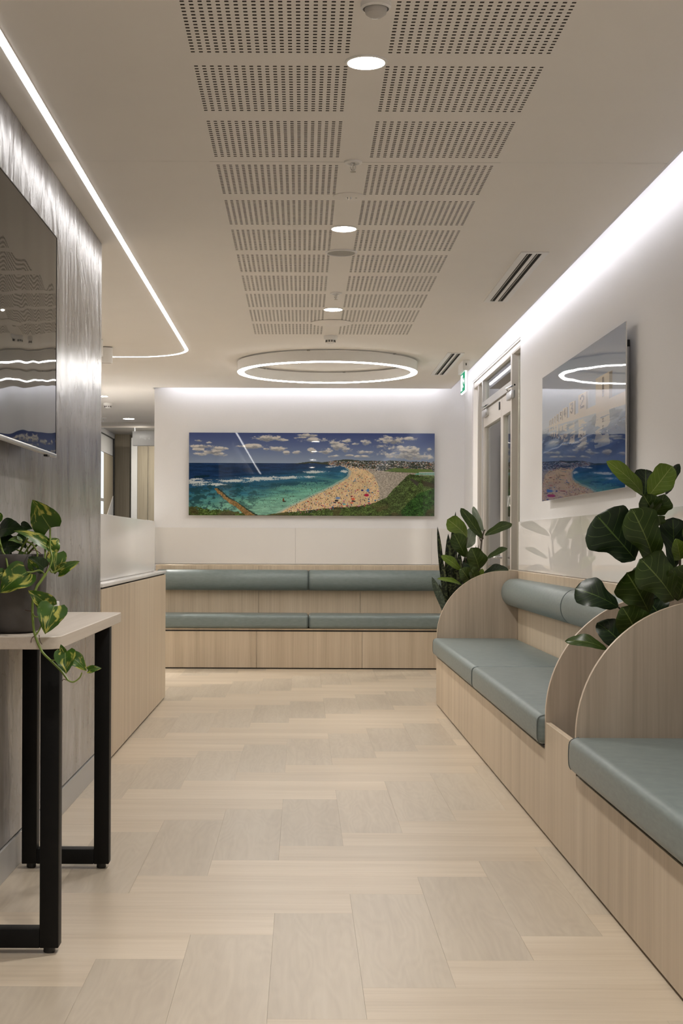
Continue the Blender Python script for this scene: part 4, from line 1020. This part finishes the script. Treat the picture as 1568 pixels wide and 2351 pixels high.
def blocks():
    w, h = 1300, 470; Xg, Yg = np.meshgrid(np.arange(w) / w, np.arange(h) / h)
    n1 = fbm(w, h, 5, 16, 5, 11); n2 = fbm(w, h, 10, 50, 4, 12)
    t_ = sm(0, 0.5, Yg)[..., None]
    img = np.array([150, 168, 200]) / 255 * (1 - t_) + np.array([196, 208, 224]) / 255 * t_
    wl_ = 0.415 + 0.085 * Xg          # water line
    water = Yg > wl_
    k = sm(0.42, 0.78, Yg + (n1 - .5) * 0.12)[..., None]
    wc = np.array([182, 196, 210]) / 255 * (1 - k) + np.array([26, 60, 120]) / 255 * k
    st = sm(0.52, 0.60, n1 * 0.6 + n2 * 0.4) * (0.75 - 0.45 * sm(.5, .8, Yg)); wc = wc * (1 - st[..., None] * 0.5) + np.array([96, 118, 150]) / 255 * st[..., None] * 0.5
    dk = sm(0.54, 0.62, fbm(w, h, 7, 40, 4, 15)) * 0.4; wc = wc * (1 - dk[..., None] * 0.45)
    img = np.where(water[..., None], wc, img)
    wc_ = (222, 212, 196)
    img = mixc(img, ((Yg > 0.418) & ~water & (Xg > 0.06)).astype(float), wc_)
    bl = [(.705, .845, .245, .71), (.505, .60, .295, .66), (.39, .457, .317, .62), (.306, .36, .333, .585), (.258, .298, .345, .56), (.215, .243, .352, .54), (.18, .202, .358, .52), (.15, .168, .364, .51), (.128, .142, .368, .50), (.108, .12, .371, .49)]
    wob = (n1 - .5) * 0.05
    for i, (a, b, tp, bt) in enumerate(bl):
        f = ((Xg > a) & (Xg < b) & (Yg > tp) & ~water).astype(float)
        img = mixc(img, f, wc_)
        img = mixc(img, ((Xg > b) & (Xg < b + (b - a) * .22) & (Yg > tp + .004) & (Yg < 0.418)).astype(float), (150, 146, 140))
        rf = ((Xg + wob * sm(.42, .6, Yg) > a) & (Xg + wob * sm(.42, .6, Yg) < b) & water & (Yg < bt)).astype(float)
        img = mixc(img, rf * (0.9 - 0.5 * sm(.5, .75, Yg)) * (n2 > 0.34), wc_)
        num = ['1', '2', '3', '4', '5', '6', '7', '8', '9', '10'][i]
        seg = {'1': ['0010', '0010', '0010', '0010', '0010', '0010', '0010'], '2': ['0110', '1001', '0001', '0010', '0100', '1000', '1111'], '3': ['1111', '0001', '0010', '0110', '0001', '1001', '0110'],
               '4': ['0010', '0110', '1010', '1010', '1111', '0010', '0010'], '5': ['1111', '1000', '1110', '0001', '0001', '1001', '0110'], '6': ['0110', '1000', '1110', '1001', '1001', '1001', '0110'],
               '7': ['1111', '0001', '0010', '0010', '0100', '0100', '0100'], '8': ['0110', '1001', '1001', '0110', '1001', '1001', '0110'], '9': ['0110', '1001', '1001', '0111', '0001', '0001', '0110'], '0': ['0110', '1001', '1001', '1001', '1001', '1001', '0110']}
        bw = (b - a) / len(num) * 0.5; hh = (0.418 - tp) * 0.72
        for ci, ch in enumerate(num):
            xs0 = a + (b - a) * (0.25 if len(num) == 1 else 0.12 + 0.42 * ci)
            for r_ in range(7):
                for c_ in range(4):
                    if seg[ch][r_][c_] == '1':
                        i0 = int((tp + hh * 0.14 + hh * r_ / 7) * h); i1 = int((tp + hh * 0.14 + hh * (r_ + 1) / 7) * h) + 1
                        j0 = int((xs0 + bw * c_ / 4) * w); j1 = int((xs0 + bw * (c_ + 1) / 4) * w) + 1
                        img[i0:i1, j0:j1] = img[i0:i1, j0:j1] * 0.25 + np.array([46, 40, 36]) / 255 * 0.75
                        m0 = int((2 * 0.5 - (i1 / h) - 0.02 + 0.0) * h); q0 = int((0.50 + (0.418 - i1 / h) * 0.9) * h)
                        if n2[min(q0, h - 1), j0] > 0.48: img[q0:q0 + 5, j0:j1] = img[q0:q0 + 5, j0:j1] * 0.5 + 0.08
    return to_image('starting_blocks', img * 0.95)
M['pic1'] = glossy_sheet('beach_panorama_print', img=beach(), wav=0.12, wscale=1.6)
M['pic2'] = glossy_sheet('starting_blocks_print', img=blocks(), wav=0.22, wscale=1.7)
def uvquad(name, mat, pts, parent):
    me = bpy.data.meshes.new(name); me.from_pydata([tuple(p) for p in pts], [], [(0, 1, 2, 3)])
    uvl = me.uv_layers.new(name='UVMap')
    for lp, uvc in zip(me.loops, ((0, 0), (1, 0), (1, 1), (0, 1))): uvl.data[lp.index].uv = uvc
    me.materials.append(mat); o = bpy.data.objects.new(name, me); C.objects.link(o)
    me.transform(Matrix.Translation(-Vector(parent.location))); o.parent = parent; return o
# back wall panorama
t = thing('beach_picture', 'wide glossy beach panorama with crowded sand and blue sky, on the back wall', 'picture', (0.08, YB, 1.7))
yq = YB - 0.055; sD = (YB - 0.055) / F
xa_, xb2 = (433 - 693) * sD, (997 - 693) * sD; zt_, zb_ = H + (1244.8 - 993.8) * sD, H - (1183.8 - 1244.8) * sD * 1.0
box('panel', M['whitep'], (xa_, xb2, yq + 0.0005, yq + 0.006, zb_, zt_), t)
uvquad('print', M['pic1'], ((xa_, yq, zb_), (xb2, yq, zb_), (xb2, yq, zt_), (xa_, yq, zt_)), t)
box('rail', M['alu'], (xa_ + 0.15, xb2 - 0.15, yq + 0.007, YB - 0.001, zt_ - 0.14, zt_ - 0.10), t)
box('rail', M['alu'], (xa_ + 0.15, xb2 - 0.15, yq + 0.007, YB - 0.001, zb_ + 0.10, zb_ + 0.14), t)
# right wall picture
t = thing('starting_blocks_picture', 'glossy mirror like picture of numbered pool starting blocks on the right wall', 'picture', (XR, Y(7.1), 1.7))
xq = 1.450; pn, pf = Y(6.06), Y(8.16); z0_, z1_ = 1.343, 2.088
box('panel', M['whitep'], (xq + 0.0005, xq + 0.006, pn, pf, z0_, z1_), t)
uvquad('print', M['pic2'], ((xq, pf, z0_), (xq, pn, z0_), (xq, pn, z1_), (xq, pf, z1_)), t)
box('rail', M['alu'], (xq + 0.016, XR - 0.003, pn + 0.13, pn + 0.17, z0_ + 0.05, z1_ - 0.095), t)
box('rail_cap', M['blackp'], (xq + 0.014, XR - 0.003, pn + 0.12, pn + 0.17, z1_ - 0.095, z1_ - 0.065), t)
box('rail', M['alu'], (xq + 0.016, XR - 0.003, pf - 0.17, pf - 0.13, z0_ + 0.05, z1_ - 0.095), t)

# ------------------------------------------------------------------ plants
PROF = {'fig': [(0, .03), (.05, .22), (.14, .46), (.28, .60), (.40, .66), (.55, .86), (.70, 1.0), (.84, .93), (.94, .62), (.985, .25), (1, .02)],
        'round': [(0, .03), (.05, .45), (.15, .8), (.3, .97), (.5, 1.0), (.7, .93), (.85, .72), (.95, .42), (1, .02)],
        'heart': [(0, .62), (.03, .80), (.10, .96), (.22, 1.0), (.4, .92), (.6, .70), (.8, .40), (.93, .16), (1, .01)],
        'long': [(0, .10), (.1, .45), (.25, .75), (.45, .95), (.65, 1.0), (.82, .82), (.94, .45), (1, .02)],
        'blade': [(0, .60), (.4, .85), (.65, 1.0), (.80, .92), (.91, .58), (.97, .22), (1, .01)]}
def wprof(kind, u):
    P = PROF[kind]
    for (a, fa), (b, fb) in zip(P, P[1:]):
        if u <= b:
            t_ = (u - a) / (b - a); t_ = t_ * t_ * (3 - 2 * t_) * .5 + t_ * .5; return fa + (fb - fa) * t_
    return P[-1][1]
def leaf(parent, B, T, wid, nrm, mat, kind='fig', arch=0.12, fold=0.18, wave=0.05, name='leaf', nu=28, nv=10):
    B, T = Vector(B), Vector(T); L = (T - B).length; xa = (T - B).normalized(); zn = Vector(nrm); zn = (zn - xa * zn.dot(xa)).normalized(); yn = zn.cross(xa)
    bm = bmesh.new(); ul = bm.loops.layers.uv.new('UVMap'); ph = random.random() * 6
    rag = 0.09 if kind in ('fig', 'long', 'round') else 0.0
    rows = []
    for i in range(nu + 1):
        u = i / nu; hw = wid / 2 * wprof(kind, u); r = []
        for j in range(-nv // 2, nv // 2 + 1):
            v = j / (nv / 2); y = v * hw * (1 + rag * math.sin(u * 10 + ph + (2.1 if v > 0 else 0)))
            z = arch * L * 4 * u * (1 - u) + fold * abs(y) + wave * wid * math.sin(u * 11 + ph + (1.3 if v > 0 else 0)) * v * v
            x = u * L
            if kind == 'heart' and u < 0.25: x -= (0.25 - u) * 0.45 * L * abs(v) ** 1.3
            r.append((bm.verts.new(B + xa * x + yn * y + zn * z), (u, v)))
        rows.append(r)
    for a, b in zip(rows, rows[1:]):
        for j in range(nv):
            q = (a[j], a[j + 1], b[j + 1], b[j]); f = bm.faces.new([s[0] for s in q])
            for lp, s in zip(f.loops, q): lp[ul].uv = s[1]
    return obj(name, bm, M[mat], parent, sharp=80, recalc=False)

# big fiddle leaf fig in the planter (crop coordinates of the photo, 5x from 1290,1040)
D1 = 4.74
big = thing('fiddle_leaf_fig', 'large dark fiddle leaf fig rising from the planter at the right edge', 'plant', (xat(1500, D1), Y(D1), 0.30))
def c1(x, y, dd): return at(1290 + x / 5.0, 1040 + y / 5.0, D1 + dd)
s1 = D1 / 3100 / 5.0
# base, tip, width, depth of base and tip relative to the stem, normal, material, arch, fold, kind
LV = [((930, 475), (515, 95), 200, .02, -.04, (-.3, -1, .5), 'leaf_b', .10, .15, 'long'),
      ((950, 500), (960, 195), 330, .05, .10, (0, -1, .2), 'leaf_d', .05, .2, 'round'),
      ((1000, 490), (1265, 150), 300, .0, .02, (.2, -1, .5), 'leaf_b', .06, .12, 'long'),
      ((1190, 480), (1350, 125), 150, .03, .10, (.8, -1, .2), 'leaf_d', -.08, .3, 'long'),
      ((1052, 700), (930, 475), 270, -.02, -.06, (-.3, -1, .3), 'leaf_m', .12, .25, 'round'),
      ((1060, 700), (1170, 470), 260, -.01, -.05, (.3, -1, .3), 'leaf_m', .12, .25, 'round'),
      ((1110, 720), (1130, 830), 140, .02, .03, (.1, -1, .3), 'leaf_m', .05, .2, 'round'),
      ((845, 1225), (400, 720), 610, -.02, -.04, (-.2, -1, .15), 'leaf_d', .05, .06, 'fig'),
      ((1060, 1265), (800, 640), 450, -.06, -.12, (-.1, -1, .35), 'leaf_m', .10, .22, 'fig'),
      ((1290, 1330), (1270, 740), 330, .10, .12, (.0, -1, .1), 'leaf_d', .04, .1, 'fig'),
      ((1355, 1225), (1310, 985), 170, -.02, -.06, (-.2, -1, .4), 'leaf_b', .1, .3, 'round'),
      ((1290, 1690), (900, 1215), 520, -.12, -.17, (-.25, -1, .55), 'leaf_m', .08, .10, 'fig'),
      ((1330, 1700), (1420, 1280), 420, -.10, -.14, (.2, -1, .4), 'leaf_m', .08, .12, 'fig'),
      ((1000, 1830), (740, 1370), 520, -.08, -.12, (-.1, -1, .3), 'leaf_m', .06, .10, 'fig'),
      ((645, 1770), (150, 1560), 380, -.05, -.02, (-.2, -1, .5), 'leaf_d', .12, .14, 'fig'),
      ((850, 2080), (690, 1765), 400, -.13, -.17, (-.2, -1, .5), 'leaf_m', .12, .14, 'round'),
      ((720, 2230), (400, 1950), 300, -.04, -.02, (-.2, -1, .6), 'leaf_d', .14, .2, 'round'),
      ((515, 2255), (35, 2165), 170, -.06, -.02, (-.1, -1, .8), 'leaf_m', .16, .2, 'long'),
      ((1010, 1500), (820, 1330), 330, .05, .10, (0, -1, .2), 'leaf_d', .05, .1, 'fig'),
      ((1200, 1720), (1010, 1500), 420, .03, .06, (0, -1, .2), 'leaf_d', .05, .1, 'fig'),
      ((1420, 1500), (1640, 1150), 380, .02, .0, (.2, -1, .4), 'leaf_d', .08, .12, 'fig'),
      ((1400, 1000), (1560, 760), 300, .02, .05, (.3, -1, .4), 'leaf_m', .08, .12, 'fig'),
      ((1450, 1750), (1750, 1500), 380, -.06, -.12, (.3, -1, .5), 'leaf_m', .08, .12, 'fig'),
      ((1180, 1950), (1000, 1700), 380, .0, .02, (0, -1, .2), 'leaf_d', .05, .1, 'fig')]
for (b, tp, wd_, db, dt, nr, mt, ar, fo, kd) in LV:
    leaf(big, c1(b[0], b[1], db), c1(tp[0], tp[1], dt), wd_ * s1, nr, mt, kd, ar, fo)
bm = bmesh.new()
tube(bm, smoothpath([Vector((1.20, Y(D1), 0.29)), c1(1200, 2200, 0), c1(1180, 1750, .02), c1(1090, 1250, .02), c1(1055, 700, .02), c1(1010, 480, .03)], 6), 0.011, 8, 0.005)
tube(bm, smoothpath([c1(1180, 1750, .02), c1(1330, 1500, .02), c1(1356, 1225, .0)], 6), 0.008, 8, 0.004)
tube(bm, smoothpath([c1(1150, 2150, .0), c1(950, 2000, .0), c1(645, 1770, -.05)], 6), 0.007, 8, 0.003)
tube(bm, smoothpath([c1(1190, 2300, .0), c1(900, 2350, .0), c1(515, 2255, -.06)], 6), 0.006, 8, 0.003)
obj('stem', bm, M['stem'], big)

# smaller fiddle leaf fig behind the bench end (7.84x from 985,1150)
D2 = 9.36
sml = thing('fiddle_leaf_fig', 'smaller light green fiddle leaf fig behind the rounded bench end, near the door', 'plant', (xat(1105, D2), Y(D2), 0.30))
def c2(x, y, dd): return at(985 + x / 7.84, 1150 + y / 7.84, D2 + dd)
s2 = D2 / 3100 / 7.84
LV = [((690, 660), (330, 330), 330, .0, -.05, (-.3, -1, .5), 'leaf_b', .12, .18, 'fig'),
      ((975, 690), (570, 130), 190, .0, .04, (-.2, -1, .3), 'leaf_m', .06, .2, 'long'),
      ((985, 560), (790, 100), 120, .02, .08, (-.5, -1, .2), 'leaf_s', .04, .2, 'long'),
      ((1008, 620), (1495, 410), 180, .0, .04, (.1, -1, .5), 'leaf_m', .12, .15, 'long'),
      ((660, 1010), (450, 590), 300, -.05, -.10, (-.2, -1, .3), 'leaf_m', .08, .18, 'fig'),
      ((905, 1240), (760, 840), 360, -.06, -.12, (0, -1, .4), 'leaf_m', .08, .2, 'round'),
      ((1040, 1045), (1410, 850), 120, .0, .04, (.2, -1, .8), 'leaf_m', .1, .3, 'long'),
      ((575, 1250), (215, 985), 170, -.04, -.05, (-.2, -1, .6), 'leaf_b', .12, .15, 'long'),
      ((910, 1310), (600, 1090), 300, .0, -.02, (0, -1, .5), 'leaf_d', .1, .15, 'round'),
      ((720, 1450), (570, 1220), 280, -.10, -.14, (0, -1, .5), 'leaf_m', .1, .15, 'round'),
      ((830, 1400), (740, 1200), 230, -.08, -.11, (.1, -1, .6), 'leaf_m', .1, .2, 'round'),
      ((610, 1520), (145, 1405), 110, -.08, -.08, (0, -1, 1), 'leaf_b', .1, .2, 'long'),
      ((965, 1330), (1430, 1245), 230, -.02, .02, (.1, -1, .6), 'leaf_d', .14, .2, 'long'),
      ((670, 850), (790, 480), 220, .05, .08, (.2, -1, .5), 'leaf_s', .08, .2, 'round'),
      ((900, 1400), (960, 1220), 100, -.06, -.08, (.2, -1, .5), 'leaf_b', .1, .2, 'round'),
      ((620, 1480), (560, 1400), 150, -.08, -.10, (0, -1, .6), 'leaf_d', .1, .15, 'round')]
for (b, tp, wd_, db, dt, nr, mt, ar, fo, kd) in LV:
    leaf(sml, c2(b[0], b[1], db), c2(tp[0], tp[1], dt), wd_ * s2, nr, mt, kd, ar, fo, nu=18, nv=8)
bm = bmesh.new()
tube(bm, smoothpath([Vector((1.24, Y(D2), 0.29)), c2(900, 1500, 0), c2(925, 1000, .0), c2(945, 740, .0), c2(985, 560, .0), c2(1010, 520, 0)], 6), 0.007, 8, 0.004)
tube(bm, smoothpath([c2(945, 740, .0), c2(920, 690, .0), c2(905, 640, .0)], 4), 0.004, 8, 0.003)
tube(bm, smoothpath([c2(900, 1450, 0), c2(720, 1250, .0), c2(650, 1000, -.03), c2(690, 660, .0)], 6), 0.006, 8, 0.003)
obj('stem', bm, M['stem'], sml)

# snake plant clump
D3 = 9.42
sn = thing('snake_plant', 'tall dark banded snake plant beside the smaller fig, behind the bench end', 'plant', (xat(1030, D3), Y(D3), 0.30))
def c3(x, y, dd): return at(985 + x / 7.84, 1150 + y / 7.84, D3 + dd)
s3 = D3 / 3100 / 7.84
for (b, tp, wd_, dd, mt) in (((420, 2300), (478, 190), 120, .05, 'snake'), ((360, 2300), (345, 590), 140, .0, 'snake'), ((330, 2300), (150, 460), 90, .02, 'snake'),
                             ((470, 2300), (430, 450), 150, .08, 'snake'), ((560, 2300), (545, 880), 130, .04, 'snake'), ((620, 2300), (700, 900), 110, .06, 'snake'),
                             ((330, 2300), (245, 1085), 110, -.04, 'snake'), ((420, 2300), (50, 1365), 130, -.08, 'snakeg'), ((330, 2300), (185, 1490), 70, -.02, 'snake'),
                             ((500, 2300), (350, 1200), 130, -.03, 'snake'), ((640, 2300), (850, 785), 60, .08, 'snake'), ((650, 2300), (895, 770), 50, .10, 'snake'),
                             ((560, 2300), (640, 1000), 120, -.01, 'snake'), ((520, 2300), (480, 1150), 140, -.05, 'snake')):
    leaf(sn, c3(b[0], b[1], dd), c3(tp[0], tp[1], dd), wd_ * s3, (random.uniform(-.5, .3), -1, .1), mt, 'blade', random.uniform(-.03, .03), .25, .03, nu=14, nv=4)

# ------------------------------------------------------------------ pot and pothos on the console
D4 = 3.70
px_, py_ = -0.795, Y(3.69)
t = thing('plant_pot', 'dark grey concrete pot with rounded bottom on the console table', 'pot', (px_, py_, 0.841))
bm = bmesh.new(); lathe(bm, px_, py_, [(0, 0.8415), (0.062, 0.8415), (0.074, 0.846), (0.083, 0.860), (0.094, 0.92), (0.0985, 1.02), (0.099, 1.052), (0.097, 1.055), (0.092, 1.053), (0.091, 1.02)], 56); obj('body', bm, M['pot'], t, sharp=50)
bm = bmesh.new(); lathe(bm, px_, py_, [(0.0912, 1.02), (0.06, 1.026), (0, 1.03)], 32); obj('soil', bm, M['soil'], t)
po = thing('pothos_plant', 'yellow and green variegated pothos trailing from the dark pot', 'plant', (px_, py_, 1.03))
def c4(x, y, dd=0.0): return at(x / 5.342, 1140 + y / 5.342, D4 + dd)
s4 = D4 / 3100 / 5.342
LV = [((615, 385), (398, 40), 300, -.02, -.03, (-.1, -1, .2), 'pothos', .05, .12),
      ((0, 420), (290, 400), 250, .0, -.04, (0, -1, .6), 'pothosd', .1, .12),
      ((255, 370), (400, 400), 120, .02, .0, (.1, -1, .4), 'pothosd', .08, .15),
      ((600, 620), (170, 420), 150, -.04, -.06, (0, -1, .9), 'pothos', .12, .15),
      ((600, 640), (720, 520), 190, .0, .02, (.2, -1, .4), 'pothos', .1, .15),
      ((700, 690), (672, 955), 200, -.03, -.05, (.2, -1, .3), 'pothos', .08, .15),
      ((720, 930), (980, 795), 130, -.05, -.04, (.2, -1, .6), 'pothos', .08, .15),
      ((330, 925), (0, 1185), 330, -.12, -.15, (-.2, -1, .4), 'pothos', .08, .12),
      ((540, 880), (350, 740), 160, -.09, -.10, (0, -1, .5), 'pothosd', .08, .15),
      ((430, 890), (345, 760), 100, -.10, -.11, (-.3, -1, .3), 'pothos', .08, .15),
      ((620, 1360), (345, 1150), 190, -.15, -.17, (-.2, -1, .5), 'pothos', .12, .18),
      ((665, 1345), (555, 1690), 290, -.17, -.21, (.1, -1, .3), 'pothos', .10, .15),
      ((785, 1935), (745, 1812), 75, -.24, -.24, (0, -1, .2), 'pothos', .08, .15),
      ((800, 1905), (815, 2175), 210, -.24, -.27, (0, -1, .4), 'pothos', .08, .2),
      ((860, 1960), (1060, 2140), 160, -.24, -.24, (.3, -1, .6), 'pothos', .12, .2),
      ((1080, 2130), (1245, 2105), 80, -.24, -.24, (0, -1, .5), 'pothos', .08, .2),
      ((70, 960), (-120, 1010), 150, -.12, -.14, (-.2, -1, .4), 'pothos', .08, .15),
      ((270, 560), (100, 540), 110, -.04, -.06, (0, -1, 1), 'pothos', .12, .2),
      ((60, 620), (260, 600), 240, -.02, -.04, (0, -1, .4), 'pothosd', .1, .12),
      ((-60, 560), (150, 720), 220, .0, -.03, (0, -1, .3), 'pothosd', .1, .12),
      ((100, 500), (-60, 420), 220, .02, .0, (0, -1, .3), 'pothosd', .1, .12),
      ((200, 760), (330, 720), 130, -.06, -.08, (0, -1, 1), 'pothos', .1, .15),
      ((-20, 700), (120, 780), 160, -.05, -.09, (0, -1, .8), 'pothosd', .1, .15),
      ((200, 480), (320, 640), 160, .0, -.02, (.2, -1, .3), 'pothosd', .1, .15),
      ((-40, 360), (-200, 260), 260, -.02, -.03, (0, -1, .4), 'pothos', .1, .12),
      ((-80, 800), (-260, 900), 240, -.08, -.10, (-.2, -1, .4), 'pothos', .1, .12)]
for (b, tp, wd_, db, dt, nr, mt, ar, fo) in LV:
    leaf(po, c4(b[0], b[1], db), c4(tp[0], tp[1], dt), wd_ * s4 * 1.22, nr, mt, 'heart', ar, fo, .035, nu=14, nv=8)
def vine(pts, dd0, dd1, r=0.0032, mat='vine', name='vine'):
    n = len(pts); P = [c4(p[0], p[1], dd0 + (dd1 - dd0) * i / (n - 1)) for i, p in enumerate(pts)]
    bm = bmesh.new(); tube(bm, smoothpath(P, 6), r, 8, r * 0.75); obj(name, bm, M[mat], po)
vine([(560, 950), (500, 1040), (445, 1120), (405, 1260), (398, 1420), (410, 1580), (435, 1720), (515, 1900), (620, 2010), (750, 2140), (835, 2255)], -.10, -.24, 0.0038)
vine([(835, 2255), (900, 2275), (975, 2225), (1005, 2160)], -.24, -.24, 0.0022)
vine([(620, 2010), (690, 2005), (750, 1970), (782, 1925)], -.22, -.24, 0.0018)
vine([(400, 1430), (425, 1470), (480, 1475), (530, 1440)], -.17, -.16, 0.0022)
vine([(430, 1710), (480, 1640), (520, 1560), (600, 1515)], -.20, -.19, 0.0022)
vine([(615, 385), (615, 500), (615, 640), (640, 760), (605, 880), (560, 950)], -.02, -.10, 0.0028)
vine([(555, 640), (550, 760), (520, 900), (540, 950)], -.05, -.10, 0.0028)
vine([(-30, 420), (0, 570), (35, 680), (70, 740), (98, 890)], -.04, -.12, 0.0034)
vine([(610, 890), (635, 930), (690, 915), (790, 850)], -.08, -.06, 0.0022)
vine([(320, 550), (400, 590), (455, 680), (455, 740), (425, 790), (440, 890), (520, 920)], -.06, -.10, 0.0026)
vine([(330, 930), (400, 925), (480, 905), (530, 930)], -.13, -.10, 0.0024)
vine([(160, 630), (290, 690), (340, 700), (330, 600)], -.03, -.06, 0.0022)
for (a, b, c) in (((430, 1705), (390, 1740), (382, 1790)), ((480, 1700), (490, 1770), (515, 1812)), ((395, 1405), (340, 1400), (310, 1390)), ((555, 940), (600, 820), (610, 820)), ((810, 2250), (780, 2240), (765, 2262)), ((600, 690), (570, 740), (570, 780)), ((500, 700), (440, 660), (370, 660))):
    vine([a, b, c], -.18 if a[1] > 1500 else -.09, -.20 if a[1] > 1500 else -.08, 0.0012, 'root', 'aerial_root')
# pot-to-plant crown of stems
bm = bmesh.new()
for k in range(7):
    a = k * 0.9; tube(bm, smoothpath([(px_ + 0.02 * math.cos(a), py_ + 0.02 * math.sin(a), 1.022), (px_ + 0.06 * math.cos(a), py_ + 0.06 * math.sin(a), 1.07), (px_ + 0.10 * math.cos(a), py_ - 0.02 + 0.08 * math.sin(a), 1.10)], 4), 0.0028, 6)
obj('stems', bm, M['vine'], po)
